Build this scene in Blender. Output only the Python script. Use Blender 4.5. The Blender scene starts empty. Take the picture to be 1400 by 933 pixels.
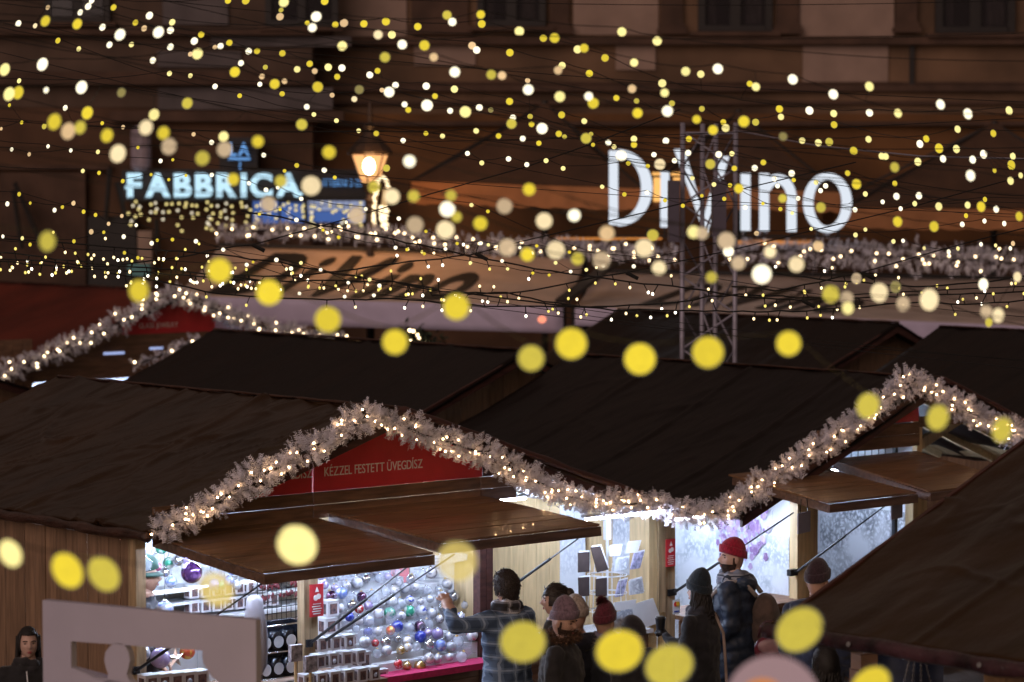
import bpy, bmesh, math, random
from mathutils import Vector, Matrix, Euler, noise as mnoise
R = random.Random(11)
scene = bpy.context.scene
COL = scene.collection
# ------------------------------------------------------------------ camera, sky, sun, exposure
F_PX = 1400 * 100 / 36.0
CAM_H = 4.75
PITCH = math.atan(216.5 / F_PX)
cam_d = bpy.data.cameras.new('camera')
cam_d.lens = 100; cam_d.sensor_width = 36; cam_d.clip_start = 0.5; cam_d.clip_end = 600
cam_d.dof.use_dof = True; cam_d.dof.focus_distance = 23.0; cam_d.dof.aperture_fstop = 1.75
cam = bpy.data.objects.new('camera', cam_d); COL.objects.link(cam)
cam.location = (0, 0, CAM_H); cam.rotation_euler = (math.pi / 2 - PITCH, 0, 0)
scene.camera = cam

world = bpy.data.worlds.new('World'); scene.world = world; world.use_nodes = True
wn = world.node_tree; wn.nodes.clear()
w_out = wn.nodes.new('ShaderNodeOutputWorld')
w_bg = wn.nodes.new('ShaderNodeBackground'); w_glow = wn.nodes.new('ShaderNodeBackground'); w_add = wn.nodes.new('ShaderNodeAddShader')
w_sky = wn.nodes.new('ShaderNodeTexSky'); w_sky.sky_type = 'NISHITA'; w_sky.sun_disc = False
SUN_EL, SUN_ROT = math.radians(20), math.radians(207)
w_sky.sun_elevation = SUN_EL; w_sky.sun_rotation = SUN_ROT
w_bg.inputs['Strength'].default_value = 0.0006
w_glow.inputs['Color'].default_value = (1.0, 0.70, 0.58, 1)      # night glow of the town, even over the whole sky
w_glow.inputs['Strength'].default_value = 0.10
wn.links.new(w_sky.outputs['Color'], w_bg.inputs['Color'])
wn.links.new(w_bg.outputs[0], w_add.inputs[0]); wn.links.new(w_glow.outputs[0], w_add.inputs[1])
wn.links.new(w_add.outputs[0], w_out.inputs['Surface'])
sun_d = bpy.data.lights.new('sun', 'SUN'); sun_d.energy = 0.85; sun_d.angle = math.radians(50); sun_d.color = (1.0, 0.74, 0.66)
sun = bpy.data.objects.new('sun', sun_d); COL.objects.link(sun)
sd = Vector((math.sin(SUN_ROT) * math.cos(SUN_EL), math.cos(SUN_ROT) * math.cos(SUN_EL), math.sin(SUN_EL)))
sun.rotation_euler = (-sd).to_track_quat('-Z', 'Y').to_euler()
sun.location = sd * 60
scene.view_settings.view_transform = 'Standard'; scene.view_settings.look = 'None'
scene.view_settings.exposure = 0.15; scene.view_settings.gamma = 1
scene.render.engine = 'CYCLES'
cy = scene.cycles
cy.use_denoising = True; cy.max_bounces = 6; cy.diffuse_bounces = 3; cy.glossy_bounces = 3; cy.transparent_max_bounces = 12
cy.sample_clamp_indirect = 3.0; cy.caustics_reflective = False; cy.caustics_refractive = False
try: cy.use_light_tree = True
except Exception: pass

# ------------------------------------------------------------------ measuring helpers
def ray(px, py):
    a = (px - 700) / F_PX; b = -(py - 466.5) / F_PX
    return Vector((a, b * math.sin(PITCH) + math.cos(PITCH), b * math.cos(PITCH) - math.sin(PITCH)))
def W(px, py, Y):
    d = ray(px, py); return Vector((0, 0, CAM_H)) + d * (Y / d.y)
def Wz(px, py, z):
    d = ray(px, py); return Vector((0, 0, CAM_H)) + d * ((z - CAM_H) / d.z)
class Frame:
    """a local frame on the ground: x along a wall, y into it, z up"""
    def __init__(s, ox, oy, deg):
        s.o = Vector((ox, oy, 0)); s.a = math.radians(deg)
        s.u = Vector((math.cos(s.a), math.sin(s.a), 0)); s.w = Vector((-math.sin(s.a), math.cos(s.a), 0))
    def P(s, t, v, z): return s.o + s.u * t + s.w * v + Vector((0, 0, z))
    def L(s, px, py, v=0.0):
        d = ray(px, py); k = (v + s.o.dot(s.w)) / d.dot(s.w); p = d * k + Vector((0, 0, CAM_H)) - s.o
        return Vector((p.dot(s.u), v, p.z))
    def T(s, px, py, t):
        d = ray(px, py); k = (t + s.o.dot(s.u)) / d.dot(s.u); p = d * k + Vector((0, 0, CAM_H)) - s.o
        return Vector((t, p.dot(s.w), p.z))
ROW = Frame(-2.808, 21.68, 42)

# ------------------------------------------------------------------ objects
def tag(o, label=None, cat=None, group=None, kind=None):
    if label: o['label'] = label
    if cat: o['category'] = cat
    if group: o['group'] = group
    if kind: o['kind'] = kind
    return o
def empty(name, label, cat, loc=(0, 0, 0), rz=0.0, group=None):
    o = bpy.data.objects.new(name, None); COL.objects.link(o); o.empty_display_size = .2
    o.location = loc; o.rotation_euler = (0, 0, rz)
    return tag(o, label, cat, group)
def mobj(name, mesh, parent=None, loc=None, rot=None, scale=None):
    o = bpy.data.objects.new(name, mesh); COL.objects.link(o)
    if parent: o.parent = parent
    if loc is not None: o.location = loc
    if rot is not None: o.rotation_euler = rot
    if scale is not None: o.scale = scale if hasattr(scale, '__len__') else (scale,) * 3
    return o
class MB:
    def __init__(s): s.v = []; s.f = []; s.m = []; s.mi = 0
    def add(s, vs, fs):
        b = len(s.v); s.v += [tuple(p) for p in vs]
        for f in fs: s.f.append([b + i for i in f]); s.m.append(s.mi)
        return s
    def box(s, lo, hi):
        x0, y0, z0 = [min(a, b) for a, b in zip(lo, hi)]; x1, y1, z1 = [max(a, b) for a, b in zip(lo, hi)]
        return s.add([(x0,y0,z0),(x1,y0,z0),(x1,y1,z0),(x0,y1,z0),(x0,y0,z1),(x1,y0,z1),(x1,y1,z1),(x0,y1,z1)],
                     [(0,3,2,1),(4,5,6,7),(0,1,5,4),(1,2,6,5),(2,3,7,6),(3,0,4,7)])
    def beam(s, a, b, wd, ht, up=(0, 0, 1)):
        a = Vector(a); b = Vector(b); d = (b - a).normalized(); sd = d.cross(Vector(up))
        if sd.length < 1e-4: sd = d.cross(Vector((1, 0, 0)))
        sd.normalize(); uu = sd.cross(d); q = []
        for p in (a, b):
            for i, j in ((-1,-1),(1,-1),(1,1),(-1,1)): q.append(p + sd * (i * wd / 2) + uu * (j * ht / 2))
        return s.add(q, [(0,1,2,3),(7,6,5,4),(0,4,5,1),(1,5,6,2),(2,6,7,3),(3,7,4,0)])
    def tube(s, pts, r, seg=6, cap=True):
        pts = [Vector(p) for p in pts]; n = len(pts); rs = r if hasattr(r, '__len__') else [r] * n
        base = len(s.v); ref = None
        for i, p in enumerate(pts):
            d = (pts[min(i + 1, n - 1)] - pts[max(i - 1, 0)])
            d = d.normalized() if d.length > 1e-9 else Vector((0, 0, 1))
            if ref is None: ref = d.cross(Vector((0, 0, 1)) if abs(d.z) < .9 else Vector((1, 0, 0))).normalized()
            ref = (ref - d * ref.dot(d)).normalized(); b2 = d.cross(ref)
            for k in range(seg):
                a = 2 * math.pi * k / seg; s.v.append(tuple(p + (ref * math.cos(a) + b2 * math.sin(a)) * rs[i]))
        for i in range(n - 1):
            for k in range(seg):
                s.f.append([base + i*seg + k, base + i*seg + (k+1) % seg, base + (i+1)*seg + (k+1) % seg, base + (i+1)*seg + k]); s.m.append(s.mi)
        if cap:
            s.f.append([base + k for k in range(seg)][::-1]); s.m.append(s.mi)
            s.f.append([base + (n-1)*seg + k for k in range(seg)]); s.m.append(s.mi)
        return s
    def sphere(s, c, r, nu=12, nv=8, fn=None):
        c = Vector(c); rr = r if hasattr(r, '__len__') else (r, r, r); base = len(s.v)
        vs = [Vector((0, 0, 1))]
        for j in range(1, nv):
            t = math.pi * j / nv
            for i in range(nu):
                a = 2 * math.pi * i / nu; vs.append(Vector((math.sin(t)*math.cos(a), math.sin(t)*math.sin(a), math.cos(t))))
        vs.append(Vector((0, 0, -1)))
        for q in vs:
            p = Vector((q.x*rr[0], q.y*rr[1], q.z*rr[2]))
            if fn: p = fn(p, q)
            s.v.append(tuple(c + p))
        def ad(f): s.f.append([base + i for i in f]); s.m.append(s.mi)
        for i in range(nu): ad((0, 1 + i, 1 + (i+1) % nu))
        for j in range(nv - 2):
            for i in range(nu): ad((1 + j*nu + i, 1 + (j+1)*nu + i, 1 + (j+1)*nu + (i+1) % nu, 1 + j*nu + (i+1) % nu))
        last = len(vs) - 1
        for i in range(nu): ad((last, 1 + (nv-2)*nu + (i+1) % nu, 1 + (nv-2)*nu + i))
        return s
    def lathe(s, prof, c=(0, 0, 0), seg=16):
        c = Vector(c); base = len(s.v); n = len(prof)
        for r, z in prof:
            for k in range(seg):
                a = 2*math.pi*k/seg; s.v.append(tuple(c + Vector((r*math.cos(a), r*math.sin(a), z))))
        for i in range(n - 1):
            for k in range(seg):
                s.f.append([base+i*seg+k, base+i*seg+(k+1)%seg, base+(i+1)*seg+(k+1)%seg, base+(i+1)*seg+k]); s.m.append(s.mi)
        s.f.append([base + k for k in range(seg)][::-1]); s.m.append(s.mi)
        s.f.append([base+(n-1)*seg+k for k in range(seg)]); s.m.append(s.mi)
        return s
    def prism(s, poly, ex):
        """poly: 3-D outline, ex: extrusion vector"""
        n = len(poly); P0 = [Vector(p) for p in poly]; P1 = [p + Vector(ex) for p in P0]
        return s.add(P0 + P1, [list(range(n))[::-1], list(range(n, 2*n))] + [(i, (i+1) % n, n + (i+1) % n, n + i) for i in range(n)])
    def grid(s, nu, nv, fn):
        base = len(s.v)
        for j in range(nv + 1):
            for i in range(nu + 1): s.v.append(tuple(fn(i / nu, j / nv)))
        for j in range(nv):
            for i in range(nu):
                a = base + j*(nu+1) + i; s.f.append([a, a+1, a+nu+2, a+nu+1]); s.m.append(s.mi)
        return s
    def mesh(s, name, mats, smooth=False):
        me = bpy.data.meshes.new(name); me.from_pydata(s.v, [], s.f)
        for m in (mats if isinstance(mats, (list, tuple)) else [mats]): me.materials.append(m)
        me.polygons.foreach_set('material_index', s.m)
        if smooth: me.polygons.foreach_set('use_smooth', [True] * len(s.f))
        bm = bmesh.new(); bm.from_mesh(me); bmesh.ops.recalc_face_normals(bm, faces=bm.faces); bm.to_mesh(me); bm.free()
        me.update(); return me
    def build(s, name, mats, parent=None, smooth=False, loc=None, rot=None):
        return mobj(name, s.mesh(name, mats, smooth), parent, loc, rot)

# ------------------------------------------------------------------ materials
def nodes_of(name):
    m = bpy.data.materials.new(name); m.use_nodes = True
    nt = m.node_tree; b = nt.nodes['Principled BSDF']; return m, nt, b
def rgba(c): return (c[0], c[1], c[2], 1)
def mat(name, col, rough=.6, metal=0., var=.25, scale=6., bump=0., bscale=None, stretch=(1, 1, 1), coat=0., spec=.5, rnd=0., sheen=0., col2=None, bdist=.02, detail=4):
    m, nt, b = nodes_of(name); N = nt.nodes.new; Lk = nt.links.new
    tc = N('ShaderNodeTexCoord'); mp = N('ShaderNodeMapping'); mp.inputs['Scale'].default_value = stretch
    src = tc.outputs['Object']
    if rnd > 0:
        oi = N('ShaderNodeObjectInfo'); ad = N('ShaderNodeVectorMath'); ad.operation = 'ADD'
        mu = N('ShaderNodeMath'); mu.operation = 'MULTIPLY'; mu.inputs[1].default_value = 37.
        Lk(oi.outputs['Random'], mu.inputs[0]); Lk(src, ad.inputs[0]); Lk(mu.outputs[0], ad.inputs[1]); src = ad.outputs[0]
    Lk(src, mp.inputs['Vector'])
    nz = N('ShaderNodeTexNoise'); nz.inputs['Scale'].default_value = scale; nz.inputs['Detail'].default_value = detail
    Lk(mp.outputs[0], nz.inputs['Vector'])
    rp = N('ShaderNodeValToRGB'); c2 = col2 or tuple(max(0, x * (1 - var * 1.6)) for x in col)
    rp.color_ramp.elements[0].position = .3; rp.color_ramp.elements[1].position = .7
    rp.color_ramp.elements[0].color = rgba(c2); rp.color_ramp.elements[1].color = rgba(col if col2 else tuple(min(1, x * (1 + var * .6)) for x in col))
    Lk(nz.outputs['Fac'], rp.inputs['Fac']); out = rp.outputs['Color']
    if rnd > 0:
        hs = N('ShaderNodeHueSaturation'); mr = N('ShaderNodeMapRange'); mr.inputs['To Min'].default_value = 1 - rnd; mr.inputs['To Max'].default_value = 1 + rnd
        Lk(oi.outputs['Random'], mr.inputs['Value']); Lk(mr.outputs[0], hs.inputs['Value']); Lk(out, hs.inputs['Color']); out = hs.outputs['Color']
    Lk(out, b.inputs['Base Color'])
    b.inputs['Roughness'].default_value = rough; b.inputs['Metallic'].default_value = metal
    b.inputs['Coat Weight'].default_value = coat; b.inputs['Specular IOR Level'].default_value = spec; b.inputs['Sheen Weight'].default_value = sheen
    if bump > 0:
        bz = N('ShaderNodeTexNoise'); bz.inputs['Scale'].default_value = bscale or scale * 2; bz.inputs['Detail'].default_value = 5
        Lk(mp.outputs[0], bz.inputs['Vector']); bp = N('ShaderNodeBump'); bp.inputs['Strength'].default_value = bump; bp.inputs['Distance'].default_value = bdist
        Lk(bz.outputs['Fac'], bp.inputs['Height']); Lk(bp.outputs[0], b.inputs['Normal'])
    return m
def emit(name, col, st, transp=0., sample=True):
    m = bpy.data.materials.new(name); m.use_nodes = True; nt = m.node_tree; nt.nodes.clear()
    o = nt.nodes.new('ShaderNodeOutputMaterial'); e = nt.nodes.new('ShaderNodeEmission')
    e.inputs['Color'].default_value = rgba(col); e.inputs['Strength'].default_value = st
    if transp > 0:
        t = nt.nodes.new('ShaderNodeBsdfTransparent'); mx = nt.nodes.new('ShaderNodeMixShader'); mx.inputs[0].default_value = transp
        nt.links.new(e.outputs[0], mx.inputs[1]); nt.links.new(t.outputs[0], mx.inputs[2]); nt.links.new(mx.outputs[0], o.inputs['Surface'])
    else: nt.links.new(e.outputs[0], o.inputs['Surface'])
    if not sample: m.cycles.emission_sampling = 'NONE'
    return m
def globe(name, col, st, transp=0.):
    """lit frosted globe: slightly mottled emission"""
    m = emit(name, col, st, max(transp, .001)); nt = m.node_tree; e = [n for n in nt.nodes if n.type == 'EMISSION'][0]; N = nt.nodes.new; Lk = nt.links.new
    tc = N('ShaderNodeTexCoord'); oi = N('ShaderNodeObjectInfo'); ad = N('ShaderNodeVectorMath'); nz_ = N('ShaderNodeTexNoise'); nz_.inputs['Scale'].default_value = 2.6; nz_.inputs['Detail'].default_value = 6; nz_.inputs['Roughness'].default_value = .7
    mu = N('ShaderNodeMath'); mu.operation = 'MULTIPLY'; mu.inputs[1].default_value = 31.; Lk(oi.outputs['Random'], mu.inputs[0]); Lk(tc.outputs['Object'], ad.inputs[0]); Lk(mu.outputs[0], ad.inputs[1]); Lk(ad.outputs[0], nz_.inputs['Vector'])
    mr = N('ShaderNodeMapRange'); mr.inputs['From Min'].default_value = .3; mr.inputs['From Max'].default_value = .7; mr.inputs['To Min'].default_value = st * .84; mr.inputs['To Max'].default_value = st * 1.12; Lk(nz_.outputs['Fac'], mr.inputs['Value'])
    m2 = N('ShaderNodeMath'); m2.operation = 'MULTIPLY'; r2 = N('ShaderNodeMapRange'); r2.inputs['To Min'].default_value = .86; r2.inputs['To Max'].default_value = 1.1; Lk(oi.outputs['Random'], r2.inputs['Value']); Lk(mr.outputs[0], m2.inputs[0]); Lk(r2.outputs[0], m2.inputs[1]); Lk(m2.outputs[0], e.inputs['Strength'])
    return m
def clear_mat(name, col, opac, rough=.08):
    m, nt, b = nodes_of(name); b.inputs['Base Color'].default_value = rgba(col); b.inputs['Roughness'].default_value = rough
    b.inputs['Alpha'].default_value = opac; b.inputs['Coat Weight'].default_value = .5
    return m
def wood(name, col, axis='z', rnd=.18, rough=.6, var=.3, coat=0., scale=3.):
    st = {'x': (1, 9, 9), 'y': (9, 1, 9), 'z': (9, 9, 1)}[axis]
    return mat(name, col, rough=rough, var=var, scale=scale, stretch=st, bump=.25, bscale=scale * 2, rnd=rnd, coat=coat, bdist=.004)
M = {}
M['tarp'] = mat('brown_tarp', (.031, .0140, .0052), rough=.30, var=.25, scale=1.2, bump=.6, bscale=2.0, stretch=(.8, 1.3, .8), spec=.30, bdist=.05, detail=2)
M['tarp_dark'] = mat('dark_tarp', (.0075, .0032, .0022), rough=.42, var=.2, scale=1.2, bump=.4, bscale=2.0, stretch=(.8, 2.2, .8), spec=.2, bdist=.05)
M['tarp_red'] = mat('red_tarp', (.13, .020, .010), rough=.5, var=.25, scale=1.1, bump=.25, bscale=2, bdist=.04, spec=.3)
M['hem'] = mat('tarp_hem', (.055, .024, .016), rough=.3, var=.4, scale=5, bump=.8, bscale=7, stretch=(4, 1, 4), bdist=.04)
M['fascia'] = wood('fascia_wood', (.075, .026, .020), 'x', rough=.5)
M['plank'] = wood('stained_plank', (.27, .165, .10), 'z', rnd=.16, var=.22)
M['beamx'] = wood('brown_beam', (.21, .115, .068), 'x', rnd=.15)
M['flap'] = wood('flap_board', (.26, .145, .078), 'x', rnd=.12, rough=.33, coat=.25)
M['frame_wood'] = wood('flap_edge', (.16, .095, .068), 'x', rough=.5)
M['pine'] = wood('pale_pine', (.62, .46, .25), 'z', rnd=.1, var=.15)
M['pinex'] = wood('pale_pine_lengthwise', (.55, .42, .24), 'y', rnd=.1, var=.15)
M['post'] = wood('post_wood', (.46, .33, .19), 'z', rnd=.1)
M['white'] = mat('white_paint', (.72, .74, .78), rough=.5, var=.06)
M['white_board'] = mat('white_foam_board', (.44, .42, .56), rough=.75, var=.04, scale=3, bump=.12, bscale=90, bdist=.003)
M['black'] = mat('black_metal', (.012, .012, .015), rough=.4, var=.2)
M['steel'] = mat('grey_steel', (.36, .34, .42), rough=.45, metal=.3, var=.15, scale=9)
M['led'] = emit('led_tube', (.63, .75, 1.0), 150)
M['redsign'] = mat('red_sign', (.66, .036, .048), rough=.5, var=.06)
M['redpaper'] = mat('red_paper', (.75, .06, .05), rough=.7, var=.05)
M['paper'] = mat('white_paper', (.78, .80, .84), rough=.8, var=.05)
M['signtext'] = mat('pale_lettering', (.92, .86, .85), rough=.6, var=.04)
M['darktext'] = mat('dark_lettering', (.018, .014, .012), rough=.7, var=.1)
M['cloth_red'] = mat('red_felt', (.55, .03, .13), rough=.9, var=.15, scale=30)
M['gold'] = mat('gold_cap', (.75, .55, .22), rough=.3, metal=1)
M['silver'] = mat('silver_cap', (.8, .8, .82), rough=.25, metal=1)
M['tinsel'] = mat('frosted_needles', (.74, .73, .84), rough=.6, var=.25, scale=14)
M['garland_light'] = emit('warm_fairy_light', (1, .58, .27), 38)
M['garland_far'] = emit('warm_fairy_light_far', (1, .72, .40), 9)
M['wire'] = mat('black_wire', (.006, .005, .005), rough=.6, var=.1)
M['paving'] = mat('stone_paving', (.10, .085, .075), rough=.5, var=.3, scale=3, bump=.4, bscale=12)
# ------------------------------------------------------------------ ground and sky
g = MB().grid(60, 60, lambda a, b: ((a - .5) * 400, -60 + b * 400, 0)).build('ground', M['paving']); tag(g, kind='structure')

# ------------------------------------------------------------------ buildings behind the square
BY = 56.0
def fb(mb, x0, y0, x1, y1, Y, th):
    """a block facing the square: outline measured on the plane Y, th metres deep behind it"""
    a = W(x0, y0, Y); b = W(x1, y1, Y)
    return mb.box((a.x, Y, b.z), (b.x, Y + th, a.z))
M['wall_up'] = mat('mauve_plaster', (.185, .106, .060), rough=.9, var=.40, scale=.55, bump=.2, bscale=20)
M['wall_mid'] = mat('ochre_plaster', (.185, .080, .026), rough=.9, var=.42, scale=.5, bump=.2, bscale=20)
M['wall_low'] = mat('brown_plaster', (.12, .06, .032), rough=.9, var=.3, scale=.7)
M['panel'] = mat('pale_mauve_panel', (.34, .235, .185), rough=.9, var=.14, scale=1.5)
M['panel_grey'] = mat('grey_blue_panel', (.125, .105, .105), rough=.85, var=.2, scale=1.5)
M['trim'] = mat('stone_trim', (.095, .052, .034), rough=.9, var=.25, scale=2)
M['win_frame'] = mat('dark_window_frame', (.018, .013, .011), rough=.6, var=.2)
M['curtain'] = mat('net_curtain', (.55, .46, .44), rough=.9, var=.45, scale=5, stretch=(6, 6, .6))
m, nt, b = nodes_of('window_glass'); b.inputs['Base Color'].default_value = (.03, .025, .028, 1); b.inputs['Roughness'].default_value = .1; b.inputs['Alpha'].default_value = .55; M['glass'] = m
M['room'] = mat('dark_room', (.02, .015, .014), rough=.9)

bld = empty('town_house', 'brown plastered town house with tall dark windows behind the big lit lettering', 'building', (0, BY, 0))
def bpart(mb, name, mt, par=None, **k):
    o = mb.build(name, mt, par or bld, **k); o.location = (0, 0, 0)
    o.matrix_parent_inverse = Matrix.Identity(4)
    # geometry is in world metres: undo the root's offset
    o.location = Vector((0, -BY, 0)) if (par is None or par == bld) else Vector((0, 0, 0))
    return o
bpart(MB().box((-3.9, BY, 6.1), (16, BY + .5, 14)), 'upper_wall', M['wall_up'])
bpart(MB().box((-3.9, BY - .02, 3.6), (16, BY + .5, 6.1)), 'middle_wall', M['wall_mid'])
bpart(MB().box((-3.9, BY - .01, 0), (16, BY + .5, 3.6)), 'ground_floor_wall', M['wall_low'])
for (x0, y0, x1, y1) in ((1094, -60, 1222, 50), (1098, 63, 1214, 112), (784, -60, 900, 48), (842, 62, 896, 96), (455, -60, 556, 50), (566, 62, 650, 90)):
    bpart(fb(MB(), x0, y0, x1, y1, BY - .05, .05), 'wall_panel', M['panel'])
for (x0, y0, x1, y1) in ((904, -60, 934, 46), (1062, -60, 1092, 46), (1226, -60, 1254, 44), (752, -60, 778, 46), (562, -60, 640, 46)):
    q = bpart(fb(MB(), x0, y0, x1, y1, BY - .12, .12), 'pilaster', M['trim'])
    bpart(fb(fb(MB(), x0 - 3, y1 - 13, x1 + 3, y1, BY - .2, .079), x0 - 6, y1 - 6, x1 + 6, y1 + .5, BY - .24, .039), 'pilaster_base', M['trim'], q)
for (y0, y1, d) in ((51, 61, .22), (116, 125, .16), (138, 143, .10), (166, 172, .2), (112, 115, .08)):
    bpart(fb(MB(), 435, y0, 1700, y1, BY - d, d - .03), 'string_course', M['trim'])
bpart(fb(MB(), 1244, 62, 1250, 116, BY - .1, .07), 'down_pipe', M['win_frame'])
for (x0, x1, y1) in ((955, 1056, 43), (1280, 1388, 45), (652, 746, 36)):
    w0 = bpart(fb(MB(), x0, -90, x1, y1, BY - .02, .015), 'window', M['room'])
    fm = MB(); fb(fm, x0, -90, x0 + 9, y1, BY - .17, .14); fb(fm, x1 - 9, -90, x1, y1, BY - .17, .14); fb(fm, x0 + 9, y1 - 8, x1 - 9, y1, BY - .17, .14)
    xm = (x0 + x1) / 2; fb(fm, xm - 7, -90, xm + 7, y1 - 8, BY - .16, .11); fb(fm, x0 + 9, -12, xm - 7, -7, BY - .14, .07); fb(fm, xm + 7, -12, x1 - 9, -7, BY - .14, .07)
    bpart(fm, 'frame', M['win_frame'], w0)
    cm = MB()
    for (a0, a1) in ((xm + 15, x1 - 14), (x0 + 14, x0 + 24)):
        A = W(a0, y1 - 10, BY - .05); B = W(a1, -80, BY - .05)
        cm.grid(26, 2, lambda s, t: (A.x + (B.x - A.x) * s, BY - .05 + .012 * math.sin(s * 40), A.z + (B.z - A.z) * t))
    bpart(cm, 'curtain', M['curtain'], w0)
    bpart(fb(MB(), x0 + 9, -88, xm - 7, y1 - 8, BY - .10, .006), 'pane', M['glass'], w0)
    bpart(fb(MB(), xm + 7, -88, x1 - 9, y1 - 8, BY - .10, .006), 'pane', M['glass'], w0)
    bpart(fb(MB(), x0 - 12, y1 + .5, x1 + 12, y1 + 6, BY - .30, .27), 'sill', M['trim'], w0)
cl = bpart(MB().tube([W(1326, 44, BY - .35), W(1326, 44, BY - .35) + Vector((.001, 0, 0))], .01), 'sill_lamp_screw', M['win_frame'])

b2 = empty('corner_house', 'darker house at left above the glowing blue sign, grey panels between its storeys', 'building', (0, BY - 1, 0))
def b2part(mb, name, mt, par=None):
    o = mb.build(name, mt, par or b2); o.location = (0, -(BY - 1), 0) if par is None else (0, 0, 0); return o
Y2 = BY - 1
M['wall_left'] = mat('soot_brown_plaster', (.115, .072, .050), rough=.9, var=.3, scale=.8)
b2part(MB().box((-16, Y2, 6.2), (-3.85, Y2 + .8, 14)), 'upper_wall', M['wall_left'])
b2part(MB().box((-16, Y2 + .02, 0), (-3.85, Y2 + .8, 6.2)), 'ground_floor_wall', M['wall_low'])
for (x0, y0, x1, y1) in ((222, -60, 312, 34), (288, 50, 480, 64), (215, 70, 330, 92), (216, 120, 455, 150)):
    b2part(fb(MB(), x0, y0, x1, y1, Y2 - .06, .06), 'wall_panel', M['panel_grey'])
for (x0, y0, x1, y1) in ((-40, 98, 430, 116), (-40, 40, 430, 48), (-40, 226, 150, 232), (150, 152, 470, 166)):
    b2part(fb(MB(), x0, y0, x1, y1, Y2 - .25, .2), 'string_course', M['trim'])
for (x0, x1, y1) in ((362, 462, 36), (60, 150, 30)):
    w0 = b2part(fb(MB(), x0, -90, x1, y1, Y2 - .02, .019), 'window', M['room'])
    xm = (x0 + x1) / 2; fm = MB()
    for (a, c, e, h) in ((x0, -90, x0 + 9, y1), (x1 - 9, -90, x1, y1), (x0 + 9, y1 - 8, x1 - 9, y1), (xm - 6, -90, xm + 6, y1 - 8)): fb(fm, a, c, e, h, Y2 - .16, .13)
    b2part(fm, 'frame', M['win_frame'], w0)
    b2part(fb(MB(), x0 + 9, -88, xm - 6, y1 - 8, Y2 - .1, .006), 'pane', M['glass'], w0)
    b2part(fb(MB(), xm + 6, -88, x1 - 9, y1 - 8, Y2 - .1, .006), 'pane', M['glass'], w0)
    b2part(fb(MB(), x0 - 8, y1 + .5, x1 + 8, y1 + 6, Y2 - .3, .25), 'sill', M['trim'], w0)
# shop front under the blue sign
M['blue_window'] = emit('blue_lit_window', (.10, .20, .58), .55)
M['pale_window'] = emit('pale_lit_window', (.42, .48, .74), .6)
sg = b2part(fb(MB(), 166, 232, 506, 275, Y2 - .6, .5), 'shop_fascia', M['win_frame'])
b2part(fb(MB(), 300, 188, 352, 231, Y2 - .55, .4), 'shop_fascia', M['win_frame'])
for (x0, x1, y0, y1, k) in ((346, 380, 275, 306, 'blue_window'), (384, 415, 277, 305, 'blue_window'), (421, 498, 289, 304, 'blue_window'), (421, 498, 271, 288, 'pale_window')):
    b2part(fb(MB(), x0, y0, x1, y1, Y2 - .3, .2), 'lit_window', M[k])
for (x0, x1) in ((340, 345), (380.5, 383.5), (415.5, 420.5), (498.5, 505)): b2part(fb(MB(), x0, 270, x1, 330, Y2 - .4, .3), 'window_post', M['win_frame'])
b2part(fb(MB(), 188, 316, 208, 420, Y2 - .5, .4), 'pilaster', M['panel'])
b2part(fb(MB(), 120, 296, 187, 420, Y2 - .45, .3), 'doorway', M['win_frame'])
b2part(fb(MB(), 0, 236, 118, 420, Y2 - .2, .1), 'wall_panel', M['trim'])
b2part(fb(MB(), 174, 361, 205, 378, Y2 - .9, .2), 'teal_notice', mat('teal_notice', (.12, .32, .33), var=.2))
b2part(MB().lathe([(.18, 0), (.2, .05), (.2, .75), (.1, .85)], W(193, 233, Y2 - .45), 14), 'wall_lantern', mat('frosted_drum', (.32, .26, .30), var=.2, rough=.3))
for (x0, y0, x1, y1) in ((18, 260, 30, 340), (20, 250, 60, 342), (150, 230, 145, 300), (160, 250, 172, 300), (214, 300, 216, 345)):
    b2part(MB().tube([W(x0, y0, Y2 - .6), W(x1, y1, Y2 - .6)], .05, 6), 'wall_bracket', M['win_frame'])

# ------------------------------------------------------------------ lettering helper
def glyphs(text, mt, ext=.02, offset=0.0, size=1.0, shear=0.0, space=1.0):
    """one mesh per character from the built-in outline font: list of (char, mesh, x, width)"""
    out = []; x = 0
    for ch in text:
        if ch == ' ': x += .28 * size; continue
        cu = bpy.data.curves.new('g', 'FONT'); cu.body = ch; cu.size = size; cu.extrude = ext; cu.offset = offset; cu.shear = shear; cu.resolution_u = 5
        o = bpy.data.objects.new('g', cu); COL.objects.link(o)
        dg = bpy.context.evaluated_depsgraph_get(); me = bpy.data.meshes.new_from_object(o.evaluated_get(dg))
        xs = [v.co.x for v in me.vertices]; x0, x1 = min(xs), max(xs)
        for v in me.vertices: v.co.x -= x0
        me.materials.clear(); me.materials.append(mt); me.name = 'letter'
        bpy.data.objects.remove(o); bpy.data.curves.remove(cu)
        out.append((ch, me, x, x1 - x0)); x += (x1 - x0) + .11 * size * space
    return out, x
def joined_text(text, mt, **k):
    gl, wd = glyphs(text, mt, **k); mb = MB()
    for ch, me, x, w_ in gl:
        mb.add([(v.co.x + x, v.co.y, v.co.z) for v in me.vertices], [tuple(p.vertices) for p in me.polygons])
    return mb, gl[-1][2] + gl[-1][3]

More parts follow.
